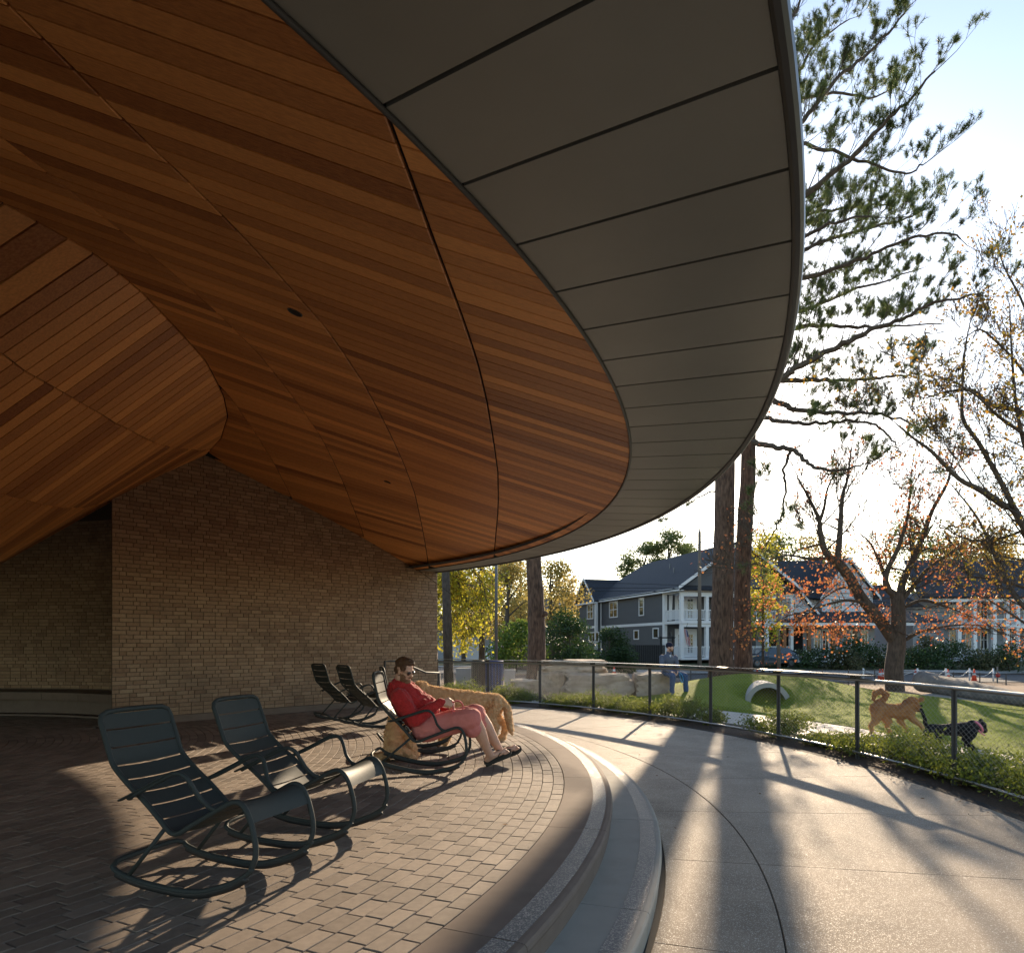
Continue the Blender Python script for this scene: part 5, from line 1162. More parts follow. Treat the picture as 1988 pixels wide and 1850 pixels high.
# half-buried concrete pipe in the mound
pc = Vector((6.72, 17.9, -.30)); ax = Vector((.22, 1, .0)).normalized(); sdv = Vector((ax.y, -ax.x, 0)); t = thing('concrete_pipe', 'short concrete pipe half buried in the turf mound', 'pipe', tuple(pc)); s = MB(); V = []; F = []; n = 36
for L_ in (0, 1.7):
    for r_ in (.45, .575):
        for k in range(n): a_ = 2*math.pi*k/n; V.append(pc+ax*L_+sdv*r_*math.cos(a_)+Vector((0, 0, r_*math.sin(a_)*1.02)))
for k in range(n):
    k2 = (k+1) % n; F += [(k, k2, n+k2, n+k), (n+k, n+k2, 3*n+k2, 3*n+k), (k, 2*n+k, 2*n+k2, k2), (2*n+k, 3*n+k, 3*n+k2, 2*n+k2)]
s.add(V, F); s.build('pipe_ring', M['concrete'], t, smooth=False); s = MB(); s.tube([pc+ax*1.65, pc+ax*1.7], [.46, .46], 30); s.build('pipe_shade_disc', M['dark'], t)  # near-black disc stands in for the shade inside the pipe
# log
lg = thing('log', 'thick weathered log lying on the ground between maple and street', 'log', tuple(G(1830, 1352))); s = MB(); A = P(1792, 1330, 23.2); B = P(1905, 1345, 19.5); Cc = P(2040, 1372, 16.5); rl = .36
A.z = -.3+rl*.9; B.z = -.3+rl*.65; Cc.z = -.3+rl*.4; bark_trunk_pts = smoothpath([A, B, Cc], 10); s.tube(bark_trunk_pts, [rl-.012*i for i in range(len(bark_trunk_pts))], 20); s.build('trunk', mk('grey_log', (.10, .095, .09), (.24, .22, .20), .9, ns=3, nmix=.9, bump=2, bs=12), lg, smooth=True)
s = MB(); dr = (A-B).normalized(); s.tube([A+dr*.002, A+dr*.012], [rl*.86, rl*.86], 20); s.build('cut_end', M['bark'], lg)
s = MB(); V = [G(1760, 1352), G(1990, 1388), G(2100, 1400), G(2100, 1356), G(1990, 1352), G(1850, 1340)]
V = [Vector((p.x, p.y, -.30)) for p in V]; s.add(V, [tuple(range(6))]); s.build('stone_pad', M['concrete'], kind='structure')
# concrete blocks and bins
def block(lb_, px0, px1, y0, y1, d, dep, mat, name, cat, grp=None):
    a_ = P(px0, y1, d); b_ = P(px1, y0, d); c = (a_+b_)/2; c.y += dep/2; gz = ground_z(c.x, c.y); z1 = b_.z; s = MB(); s.box((c.x, c.y, (gz+z1)/2), (b_.x-a_.x, dep, z1-gz+.04)); o = s.build(name, mat); bv = o.modifiers.new('b', 'BEVEL'); bv.width = .015; bv.segments = 2; o['label'] = lb_; o['category'] = cat
    if grp: o['group'] = grp
    return o
block('pale square concrete block left of the brown bin', 885, 914, 1298, 1330, 23.5, .6, M['concrete'], 'concrete_block', 'block', 'concrete blocks by the bins'); block('pale square concrete block right of the blue bin', 979, 1000, 1301, 1330, 25.5, .6, M['concrete'], 'concrete_block', 'block', 'concrete blocks by the bins')
s = MB(); s.box((P(1009, 1319, 24.5).x, 24.5, -.28), (.9, .6, .10)); o = s.build('concrete_bench', M['concrete']); o['label'] = 'low pale concrete bench slab left of the boulders'; o['category'] = 'bench'
for px0, px1, mt_, lb_ in ((915, 941, 'brownbin', 'brown slatted litter bin beside the blue one'), (942, 977, 'bluebin', 'blue slatted recycling bin beside the brown one')):
    d = 22.6; x0, x1 = P(px0, 0, d).x, P(px1, 0, d).x; r_ = (x1-x0)/2; xc = (x0+x1)/2; z0, z1 = ground_z(xc, d), P(0, 1283, d).z; t = thing('litter_bin', lb_, 'bin', (xc, d, z0), 'slatted bins'); n = 18
    for k in range(n):
        a_ = 2*math.pi*k/n; s = MB(); s.box((xc+r_*math.cos(a_), d+r_*math.sin(a_), (z0+z1)/2), (.012, 2*math.pi*r_/n*.62, z1-z0-.06), a_); s.build('slat', M[mt_], t)
    s = MB(); s.tube([(xc, d, z1-.05), (xc, d, z1), (xc, d, z1+.03)], [r_*1.04, r_*1.04, r_*.8], 24); s.build('lid', M[mt_], t); s = MB(); s.tube([(xc, d, z0), (xc, d, z1-.06)], [r_*.86, r_*.86], 20); s.build('liner', M['rubber'], t)
lp = thing('light_pole', 'straight grey metal pole left of the single pine', 'pole', (P(963.5, 0, 23.5).x, 23.5, -.4)); s = MB(); x_ = P(963.5, 0, 23.5).x; s.tube([(x_, 23.5, -.42), (x_, 23.5, 7.5)], .052, 12); s.build('shaft', M['lightpole'], lp, smooth=True); s = MB(); s.box((x_, 23.5, 7.5), (.5, .25, .08)); s.build('lamp_head', M['lightpole'], lp)
lp = thing('street_lamp', 'brown lamp post with a drooping lamp head in front of the white house', 'lamp', gb(1512, 46)); b_ = Vector(gb(1512, 46)); s = MB(); s.tube([b_, P(1510, 1150, 46)], [.13, .10], 10); s.build('post', M['pole'], lp, smooth=True); s = MB(); s.tube([P(1512, 1148, 46), P(1520, 1147, 46)], .04, 6); s.build('arm', M['pole'], lp); s = MB(); s.ell(P(1521, 1152, 46), (.20, .14, .12)); s.build('lamp_head', M['blackwood'], lp, smooth=True)
up_ = thing('utility_pole', 'wooden utility pole in front of the grey house', 'pole', gb(1358, 50)); b_ = Vector(gb(1358, 50)); s = MB(); s.tube([b_, P(1358, 1032, 50)], [.165, .11], 12); s.build('pole_shaft', M['pole'], up_, smooth=True); s = MB(); s.tube([P(1358, 1034, 50), P(1358, 1026, 50)], [.06, .05], 8); s.build('cap', M['lightpole'], up_); s = MB(); s.tube([P(1354, 1058, 49.8), P(1365, 1050, 49.8)], .03, 6); s.build('insulator', M['lightpole'], up_)
for k, (ya, yb, yc) in enumerate([(1115, 1137, 1150), (1133, 1143, 1160), (1141, 1149, 1168), (1030, 1050, 1080)]):
    s = MB(); pts = [P(700, ya-12, 47), P(850, ya, 48), P(1087, (ya+yb)/2+2, 49), P(1358, yb, 50), P(1600, (yb+yc)/2+4, 51), P(1850, yc+22, 51), P(2100, yc+20, 50)]
    if k == 3: pts = [P(1100, 985, 56), P(1220, 1022, 53), P(1358, 1040, 50), P(1480, 1050, 50), P(1620, 1035, 50), P(1800, 1000, 50)]
    s.tube(smoothpath(pts, 6), .016 if k < 3 else .009, 4, caps=False); o = s.build('power_line', M['rubber']); o['label'] = ['uppermost cable of the three running left from the utility pole', 'middle cable of the three running left from the utility pole', 'lowest cable of the three running left from the utility pole', 'thin wire at the very top of the utility pole'][k]; o['category'] = 'cable'; o['group'] = 'overhead cables'
# low chain-link fence along the street, cones, posts with chain
sf = thing('street_fence', 'low dark mesh fence along the near side of the street', 'fence', (9, 36, -.86), None); FY = 35.6; zt = lambda px: lin([(1400, 1297), (1573, 1301), (1708, 1301), (1760, 1303), (1860, 1306), (1988, 1309), (2100, 1312)], px)
cols = list(range(1290, 2120, 51))
for px in cols: p = P(px, zt(px), FY); s = MB(); s.tube([(p.x, FY, p.z+.04), (p.x, FY, -.9)], .028, 6); s.build('post', M['post'], sf)
s = MB(); s.tube([P(px, zt(px), FY) for px in cols], .018, 5); s.build('top_rail', M['post'], sf)
V = []; F = []
for i in range(0, 560):
    x0 = P(cols[0], 0, FY).x+i*.06-.6
    for sg in (-1, 1):
        pts = [(x0, FY, -.88), (x0+sg*.5, FY, P(0, zt(994+1325*(x0)/FY), FY).z)]; k = len(V); 
        for p in pts: V += [(p[0]-.0035, FY, p[2]), (p[0]+.0035, FY+.003*sg, p[2])]
        F.append((k, k+1, k+3, k+2))
npmesh('wire_mesh', V, F, M['post'], sf, kind='stuff')
def cone(px, d, lb_):
    b_ = Vector(gb(px, d)); t = thing('traffic_cone', lb_, 'cone', tuple(b_), 'traffic cones in the street'); s = MB(); s.box(b_+Vector((0, 0, .02)), (.36, .36, .04)); s.build('base', M['cone'], t); s = MB(); s.tube([b_+Vector((0, 0, .04)), b_+Vector((0, 0, .40)), b_+Vector((0, 0, .72))], [.15, .085, .03], 14); s.build('body', M['cone'], t, smooth=True)
    s = MB(); s.tube([b_+Vector((0, 0, .36)), b_+Vector((0, 0, .50))], [.0975, .0725], 14); s.build('white_band', M['white'], t, smooth=True)
for px, d, lb_ in [(1708, 40, 'orange cone just left of the maple trunk base, left one of the pair'), (1713, 40.5, 'orange cone just left of the maple trunk base, right one of the pair'), (1777, 40, 'orange cone right of the maple trunk beside the log end'), (1840, 40, 'orange cone behind the middle of the log'), (1891, 40, 'orange cone near the right end of the chain'), (1470, 41, 'orange cone seen low between the twin pines and the young tree'), (1192, 41, 'orange cone above the boulders left of the seated man')]: cone(px, d, lb_)
cps = [(1676, 39.4), (1781, 39.4), (1836, 39.4), (1882, 39.4), (1928, 39.4)]
for i, (px, d) in enumerate(cps):
    b_ = Vector(gb(px, d)); s = MB(); s.tube([b_, b_+Vector((0, 0, .78))], .045, 8); o = s.build('chain_post', M['white'], smooth=True); o['label'] = 'white chain post in the street, '+['left of the maple trunk', 'beside the log end', 'behind the middle of the log', 'behind the right half of the log', 'rightmost of the row'][i]; o['category'] = 'post'; o['group'] = 'white posts carrying a chain'
for i, (a_, b_) in enumerate(zip(cps, cps[1:])):
    A = Vector(gb(*a_))+Vector((0, 0, .72)); B = Vector(gb(*b_))+Vector((0, 0, .72)); s = MB(); s.tube([A.lerp(B, k/12)-Vector((0, 0, .42*(1-(2*k/12-1)**2))) for k in range(13)], .016, 5); o = s.build('chain', M['white']); o['label'] = 'white chain sagging between chain posts, '+['behind the maple trunk', 'first span right of the log end', 'second span behind the log', 'rightmost span'][i]; o['category'] = 'chain'; o['group'] = 'chains between white posts'
rl_ = thing('warning_light', 'small red warning light on a post near the right edge', 'lamp', gb(1936, 38)); b_ = Vector(gb(1936, 38)); s = MB(); s.tube([b_, b_+Vector((0, 0, .9))], .04, 8); s.build('post', M['lightpole'], rl_); s = MB(); s.ell(b_+Vector((0, -.05, .45)), (.13, .08, .13)); s.build('lens', M['rust'], rl_, smooth=True)

# ------------------------------------------------------------------ houses
class Fr:
    def __init__(s, O, a, b): s.O = Vector((O[0], O[1], 0)); s.a = Vector((a[0], a[1], 0)).normalized(); s.b = Vector((b[0], b[1], 0)).normalized()
    def p(s, u, v, z): return s.O+s.a*u+s.b*v+Vector((0, 0, z))
    def hexa(s, mb, u0, u1, v0, v1, z0, z1, tone=.5): mb.hexa([s.p(u0, v0, z0), s.p(u1, v0, z0), s.p(u1, v1, z0), s.p(u0, v1, z0), s.p(u0, v0, z1), s.p(u1, v0, z1), s.p(u1, v1, z1), s.p(u0, v1, z1)], tone)
    def box(s, name, mat, par, *d): mb = MB(); s.hexa(mb, *d); return mb.build(name, M[mat], par)
    def poly(s, name, mat, par, pts, th=.12, n=(0, 0, 1)):
        q = [s.p(*t) for t in pts]; nn = (q[1]-q[0]).cross(q[2]-q[0]).normalized(); nn = nn if nn.z >= 0 else -nn; k = len(q); mb = MB(); mb.add(q+[v-nn*th for v in q], [tuple(range(k)), tuple(range(2*k-1, k-1, -1))]+[(i, k+i, k+(i+1) % k, (i+1) % k) for i in range(k)]); return mb.build(name, M[mat], par)
def window(fr, par, face, c0, c1, z0, z1, off, cols=2, rows=2, out=-1):
    """face 'u': window in plane u=off spanning v; 'v': plane v=off spanning u"""
    def bx(name, mat, p, a0, a1, y0, y1, o0, o1): return fr.box(name, mat, p, *((o0, o1, a0, a1) if face == 'u' else (a0, a1, o0, o1)), y0, y1)
    f = MB(); w_ = .10
    def h(a0, a1, y0, y1, o0, o1): fr.hexa(f, *((o0, o1, a0, a1) if face == 'u' else (a0, a1, o0, o1)), y0, y1)
    o0, o1 = sorted((off, off+out*.06))
    h(c0-w_, c0, z0-w_, z1+w_, o0, o1); h(c1, c1+w_, z0-w_, z1+w_, o0, o1); h(c0, c1, z1, z1+w_, o0, o1); h(c0, c1, z0-w_, z0, o0, o1)
    wn = f.build('window', M['white'], par)
    p0, p1 = sorted((off+out*.008, off+out*.014)); bx('pane', 'glass', wn, c0, c1, z0, z1, p0, p1)
    m0, m1 = sorted((off+out*.015, off+out*.04)); g_ = MB(); f = g_
    for i in range(1, cols): x_ = c0+(c1-c0)*i/cols; h(x_-.03, x_+.03, z0, z1, m0, m1)
    for i in range(1, rows): y_ = z0+(z1-z0)*i/rows; h(c0, c1, y_-.03, y_+.03, m0, m1)
    if cols > 1 or rows > 1: g_.build('glazing_bar', M['white'], wn)
    return wn
# grey house
gh = thing('grey_house', 'two storey slate grey house with dark gabled roof and white double porch', 'house', (13.75, 56, -.3))
F1 = Fr((13.9, 56.2), (.96, .28), (-.28, .96))
F1.box('wall', 'siding', gh, 0, 11, 3.0, 20.5, -.5, 5.75)
F1.box('bay_wall', 'siding', gh, -.7, .0, 16.2, 20.6, -.5, 5.7)
F1.box('band_board', 'white', gh, -.04, 0, 3.0, 16.15, 2.95, 3.2); F1.box('band_board', 'white', gh, -.74, -.7, 16.2, 20.6, 2.95, 3.2)
F1.box('corner_board', 'white', gh, -.05, .15, 2.8, 3.0, -.5, 5.75); F1.box('corner_board', 'white', gh, -.76, -.5, 15.9, 16.2, -.5, 5.7)
F1.box('eave_board', 'white', gh, -.45, -.3, -.5, 16.1, 5.65, 5.92); F1.box('eave_soffit', 'white', gh, -.3, 0, -.5, 16.1, 5.66, 5.72)
RZ = 10.0
F1.poly('roof', 'roof', gh, [(-.5, -.6, 5.85), (5.5, -.6, RZ), (5.5, 16.5, RZ), (-.5, 20.5, 5.85)], .2); F1.poly('roof', 'roof', gh, [(11.5, -.6, 5.85), (5.5, -.6, RZ), (5.5, 16.5, RZ), (11.5, 20.5, 5.85)], .2); F1.poly('roof', 'roof', gh, [(-.5, 20.5, 5.85), (5.5, 16.5, RZ), (11.5, 20.5, 5.85)], .2)
mb = MB(); mb.add([F1.p(0, -.1, 5.8), F1.p(11, -.1, 5.8), F1.p(5.5, -.1, RZ-.25)], [(0, 1, 2)]); mb.build('gable_wall', M['siding'], gh)
F1.poly('rake_board', 'white', gh, [(-.55, -.62, 5.75), (-.55, -.62, 6.02), (5.5, -.62, RZ+.12), (5.5, -.62, RZ-.18)], .05); F1.poly('rake_board', 'white', gh, [(11.55, -.62, 5.75), (11.55, -.62, 6.02), (5.5, -.62, RZ+.12), (5.5, -.62, RZ-.18)], .05)
F1.poly('porch_roof', 'roof', gh, [(-.3, -.5, 5.75), (11.3, -.5, 5.75), (11.3, -.05, 6.15), (-.3, -.05, 6.15)], .06)
# side cross gable over the bay
F1.poly('roof', 'roof', gh, [(-1.1, 15.7, 5.75), (-1.1, 18.4, 8.3), (3.2, 18.4, 8.3), (0, 15.7, 5.95)], .15); F1.poly('roof', 'roof', gh, [(-1.1, 21.1, 5.75), (-1.1, 18.4, 8.3), (3.2, 18.4, 8.3), (0, 21.1, 5.95)], .15)
mb = MB(); mb.add([F1.p(-.72, 16.0, 5.7), F1.p(-.72, 20.8, 5.7), F1.p(-.72, 18.4, 8.05)], [(0, 1, 2)]); mb.build('gable_wall', M['siding'], gh)
F1.poly('rake_board', 'white', gh, [(-1.12, 15.6, 5.62), (-1.12, 15.6, 5.86), (-1.12, 18.4, 8.42), (-1.12, 18.4, 8.15)], .05); F1.poly('rake_board', 'white', gh, [(-1.12, 21.2, 5.62), (-1.12, 21.2, 5.86), (-1.12, 18.4, 8.42), (-1.12, 18.4, 8.15)], .05)
F1.box('gable_band', 'white', gh, -1.05, -.7, 15.8, 21.0, 5.55, 5.72)
def wall_v(px, u=0):  # v where the image column meets the plane u
    k = (px-994)/1325; o = F1.O+F1.a*u; return (k*o.y-o.x)/(F1.b.x-k*F1.b.y)
def win_px(x0, x1, y0, y1, u, cols, rows):
    a_, b_ = wall_v(x1, u), wall_v(x0, u); d = F1.p(u, (a_+b_)/2, 0).y; window(F1, gh, 'u', a_+.08, b_-.08, H+(1250-y1)/1325*d+.08, H+(1250-y0)/1325*d-.08, u, cols, rows)
win_px(1183.6, 1199.2, 1168, 1198.5, 0, 2, 2); win_px(1241, 1250.3, 1161, 1195, 0, 1, 2); win_px(1231, 1240.5, 1223, 1241, 0, 1, 1); win_px(1268, 1279, 1219, 1239, 0, 1, 1); win_px(1140.5, 1152, 1173, 1201.5, -.7, 2, 2); win_px(1143.5, 1163, 1227, 1246, -.7, 3, 1)
mb = MB(); mb.tube([F1.p(-.1, 16.0, 5.6), F1.p(-.1, 16.0, -.4)], .06, 6); mb.build('downpipe', M['white'], gh)
for v_, u_ in ((7.5, 3.2), (5, 2.2)): mb = MB(); z_ = 5.85+(u_+.5)*(RZ-5.85)/6; mb.tube([F1.p(u_, v_, z_-.1), F1.p(u_, v_, z_+.45)], .05, 6); mb.build('vent_pipe', M['lightpole'], gh)
# porch: floors, columns, rails
F1.box('porch_floor', 'white', gh, 0, 11, -.1, 3.0, .0, .18); F1.box('porch_floor', 'white', gh, 0, 11, -.1, 3.0, 3.0, 3.24); F1.box('porch_beam', 'white', gh, 0, 11, 0, .25, 5.25, 5.75); F1.box('porch_beam', 'white', gh, 0, 11, 0, .25, 2.72, 2.98); F1.box('porch_ceiling', 'white', gh, 0, 11, .25, 3.0, 5.55, 5.7)
for u_ in (0, 2.35, 5.3, 8.2, 10.7):
    F1.box('column', 'white', gh, u_, u_+.28, 0, .28, .18, 2.72); F1.box('column', 'white', gh, u_, u_+.28, 0, .28, 3.24, 5.25)
F1.box('column', 'white', gh, 0, .25, 2.7, 2.95, .18, 5.7)
for lv in (.18, 3.24):
    for (u0, u1) in ((.28, 2.35), (2.63, 5.3), (5.58, 8.2), (8.48, 10.7)):
        r_ = F1.box('railing', 'white', gh, u0, u1, .08, .16, lv+.86, lv+.93); F1.box('bottom_bar', 'white', r_, u0, u1, .09, .15, lv+.10, lv+.16); k = int((u1-u0)/.14); mb = MB()
        for i in range(1, k): x_ = u0+(u1-u0)*i/k; F1.hexa(mb, x_-.022, x_+.022, .10, .145, lv+.16, lv+.86)
        mb.build('balusters', M['white'], r_, kind='stuff')
    r_ = F1.box('railing', 'white', gh, .08, .16, .28, 2.7, lv+.86, lv+.93); mb = MB()
    for i in range(1, 17): x_ = .28+2.42*i/17; F1.hexa(mb, .10, .145, x_-.022, x_+.022, lv+.1, lv+.86)
    mb.build('balusters', M['white'], r_, kind='stuff')
    for u0 in (1.3, 2.2, 5.0, 6.0):
        d_ = F1.box('door', 'white', gh, u0, u0+.85, 2.94, 2.99, lv, lv+2.15); F1.box('pane', 'glass', d_, u0+.18, u0+.67, 2.925, 2.935, lv+.35, lv+1.95); mb = MB()
        for i in range(1, 5): F1.hexa(mb, u0+.18, u0+.67, 2.90, 2.92, lv+.35+.32*i-.015, lv+.35+.32*i+.015)
        F1.hexa(mb, u0+.41, u0+.44, 2.90, 2.92, lv+.35, lv+1.95); mb.build('glazing_bar', M['white'], d_)
    F1.box('door_surround', 'white', gh, 1.15, 3.3, 2.96, 2.995, lv, lv+2.45)
mb = MB(); V = []
for i in range(9): V += [F1.p(.35+.05*i+.03*math.sin(i*2.2), 2.6, 5.5), F1.p(.35+.035*i+.03*math.sin(i*2.2), 2.6, 3.3)]
mb.add(V, [(2*i, 2*i+1, 2*i+3, 2*i+2) for i in range(8)]); mb.build('curtain', M['white'], gh)
for z_ in (4.9, 2.2): F1.box('wall_lantern', 'lightpole', gh, .65, .8, 2.85, 2.99, z_-.2, z_+.15)
# stairs on the right
mb = MB(); mb.tube([P(1452, 1262, 56), P(1470, 1290, 53)], .05, 6); sr = mb.build('stair_rail', M['white'], gh); mb = MB()
for i in range(7): q = P(1452, 1262, 56).lerp(P(1470, 1290, 53), i/6); mb.tube([q, q-Vector((0, 0, .8))], .022, 4)
mb.build('balusters', M['white'], sr, kind='stuff')
# flag
fl = thing('flag', 'american flag hanging from the lower porch of the grey house', 'flag', tuple(P(1330, 1220, 55.4))); A = P(1334, 1213, 55.6); B = P(1331, 1222, 55.0); mb = MB(); mb.tube([A-Vector((.0, -.3, .2)), A, A+(A-B)*.4], .02, 6); mb.build('flag_pole', M['lightpole'], fl)
def fpt(u, v): # u along hoist->fly downward, v across
    p = P(1328+6.5*v+1.5*u+ (5*u if v > .4 else 3.4*u), 1220+4*v+31*u, 55.3); p.y += .07*math.sin(9*v+5*u); return p
for k in range(13):
    v0, v1 = k/13, (k+1)/13; u0 = .42 if k >= 6 else 0; mb = MB(); V = []; m = 8
    for i in range(m+1): u_ = u0+(1-u0)*i/m; V += [fpt(u_, v0), fpt(u_, v1)]
    mb.add(V, [(2*i, 2*i+1, 2*i+3, 2*i+2) for i in range(m)]); mb.build('stripe', M['flag_r' if k % 2 == 0 else 'flag_w'], fl)
mb = MB(); V = [fpt(.42*i/6, 6/13+(7/13)*j/4) for i in range(7) for j in range(5)]; mb.add(V, [(i*5+j, i*5+j+1, i*5+j+6, i*5+j+5) for i in range(6) for j in range(4)]); ct = mb.build('canton', M['flag_b'], fl); mb = MB()
for i in range(5):
    for j in range(4): q = fpt(.05+.08*i, 6/13+.06+(7/13-.08)*j/3.6); mb.box(q+Vector((0, -.012, 0)), (.02, .004, .02))
mb.build('stars', M['white'], ct, kind='stuff')
# black garden fence and pergola
bf = thing('garden_fence', 'black board fence along the side of the grey house', 'fence', gb(1250, 54)); x0, x1 = P(1216, 0, 54).x, P(1292, 0, 54).x; k = 0; x_ = x0
while x_ < x1: s = MB(); s.box((x_, 54+.25*k*.02, .45), (.13, .03, 1.55)); s.build('board', M['blackwood'], bf); x_ += .15; k += 1
pg = thing('pergola', 'small black garden arbour beside the white porch', 'arbour', gb(1294, 53.5))
for px in (1283, 1306): s = MB(); p = P(px, 1250, 53.5); s.box((p.x, 53.5, .75), (.12, .12, 2.3)); s.build('post', M['blackwood'], pg)
for dy in (-.3, .3): s = MB(); s.hexa([P(1278, 1239, 53.5+dy), P(1310, 1239, 53.5+dy), P(1310, 1239, 53.6+dy), P(1278, 1239, 53.6+dy), P(1275, 1236.5, 53.5+dy), P(1312, 1236.5, 53.5+dy), P(1312, 1236.5, 53.6+dy), P(1275, 1236.5, 53.6+dy)]); s.build('beam', M['blackwood'], pg)
# roof of the next house at the left and the garage
nb_ = thing('neighbour_house', 'dark roofed house just left of the grey house, mostly behind the evergreen', 'house', gb(1085, 85)); F2 = Fr((4.5, 84), (.96, .28), (-.28, .96)); F2.box('wall', 'siding', nb_, 0, 6, 0, 12, -.3, 4.6); F2.poly('roof', 'roof', nb_, [(-.6, -.5, 4.4), (3, -.5, 7.6), (3, 12, 7.6), (-.6, 12, 4.4)], .2); F2.poly('roof', 'roof', nb_, [(6.6, -.5, 4.4), (3, -.5, 7.6), (3, 12, 7.6), (6.6, 12, 4.4)], .2); mb = MB(); mb.add([F2.p(0, -.02, 4.5), F2.p(6, -.02, 4.5), F2.p(3, -.02, 7.3)], [(0, 1, 2)]); mb.build('gable_wall', M['siding'], nb_); F2.poly('rake_board', 'white', nb_, [(6.65, -.52, 4.3), (6.65, -.52, 4.6), (3, -.52, 7.75), (3, -.52, 7.45)], .05); F2.poly('rake_board', 'white', nb_, [(-.65, -.52, 4.3), (-.65, -.52, 4.6), (3, -.52, 7.75), (3, -.52, 7.45)], .05)
ga = thing('garage', 'pale blue garage with a brown roof behind the hanging yellow leaves', 'garage', gb(915, 66)); X0, X1 = P(850, 0, 66).x, P(963, 0, 66).x; F3 = Fr((X0, 66), (1, 0), (0, 1)); W_ = X1-X0; F3.box('wall', 'gsiding', ga, 0, W_, 0, 7, -.4, 2.45); F3.box('garage_door', 'wsiding', ga, .9, 4.2, -.04, 0, -.3, 2.0); F3.box('eave_board', 'white', ga, -.2, W_+.2, -.35, -.25, 2.3, 2.48); F3.poly('roof', 'broof', ga, [(-.3, -.4, 2.45), (W_+.3, -.4, 2.45), (W_+.3, 3.5, 4.3), (-.3, 3.5, 4.3)], .12); F3.poly('roof', 'broof', ga, [(-.3, 7.4, 2.45), (W_+.3, 7.4, 2.45), (W_+.3, 3.5, 4.3), (-.3, 3.5, 4.3)], .12)
wf = thing('board_fence', 'weathered wooden board fence behind the bamboo', 'fence', gb(1005, 45)); x_ = P(972, 0, 45).x; k = 0
while x_ < P(1090, 0, 45).x: s = MB(); s.box((x_, 45+rr(-.01, .01), .35), (.135, .02, 1.6+rr(-.03, .03)), tone=rr(0, 1)); s.build('board', M['fence_wood'], wf); x_ += .145
# parked cars
def car(lb_, px, d, mat, rot, L_=4.5, wd=1.8, h_=1.5):
    b_ = Vector(gb(px, d)); b_.z = max(b_.z, ground_z(b_.x, d)); t = thing('parked_car', lb_, 'car', tuple(b_)); m = Matrix.Rotation(rot, 3, 'Z')
    pr = [(-.5, .28), (-.5, .62), (-.47, .92), (-.30, .98), (-.17, 1.42), (.02, 1.5), (.28, 1.48), (.44, 1.02), (.50, .90), (.50, .30)]; V = []
    for sg in (-1, 1):
        for x_, z_ in pr: V.append(b_+m @ Vector((x_*L_, sg*wd/2*(1 if z_ < 1 else .82), z_*h_/1.5)))
    n_ = len(pr); s = MB(); s.add(V, [tuple(range(n_)), tuple(range(2*n_-1, n_-1, -1))]+[(i, n_+i, n_+(i+1) % n_, (i+1) % n_) for i in range(n_)]); bd = s.build('body', M[mat], t); bv = bd.modifiers.new('b', 'BEVEL'); bv.width = .06; bv.segments = 3
    def quad(nm, mt_, pts): s = MB(); s.add([b_+m @ Vector(p) for p in pts], [(0, 1, 2, 3)]); return s.build(nm, M[mt_], t)
    quad('rear_window', 'mirror', [(.288*L_, -.7, 1.44), (.288*L_, .7, 1.44), (.435*L_+.02, .78, 1.06), (.435*L_+.02, -.78, 1.06)]); quad('windscreen', 'mirror', [(-.18*L_-.02, -.7, 1.38), (-.18*L_-.02, .7, 1.38), (-.30*L_-.02, .78, 1.02), (-.30*L_-.02, -.78, 1.02)])
    for sg in (-1, 1):
        y_ = sg*(wd/2*.82+.085); quad('side_window', 'mirror', [(-.26*L_, sg*(wd/2+.005), 1.02), (.40*L_, sg*(wd/2+.005), 1.04), (.27*L_, sg*(wd/2*.84+.01), 1.42), (-.15*L_, sg*(wd/2*.84+.01), 1.38)])
        s = MB(); s.box(b_+m @ Vector((.503*L_, sg*.72, .86)), (.05, .28, .16), rot); s.build('tail_light', M['rust'], t)
        for x_ in (-.31, .31):
            c = b_+m @ Vector((x_*L_, sg*(wd/2-.12), .33)); ax_ = m @ Vector((0, 1, 0)); s = MB(); s.tube([c-ax_*.12, c+ax_*.12], [.33, .33], 20); wh = s.build('wheel', M['rubber'], t); s = MB(); s.tube([c+ax_*sg*.121, c+ax_*sg*.13], [.2, .2], 14); s.build('rim', M['lightpole'], wh)
    return t
car('silver car parked in front of the garage, seen from behind', 957, 58, 'car', R(-78)); car('blue grey car roof parked low behind the twin pines', 1492, 53, 'mirror', R(8))
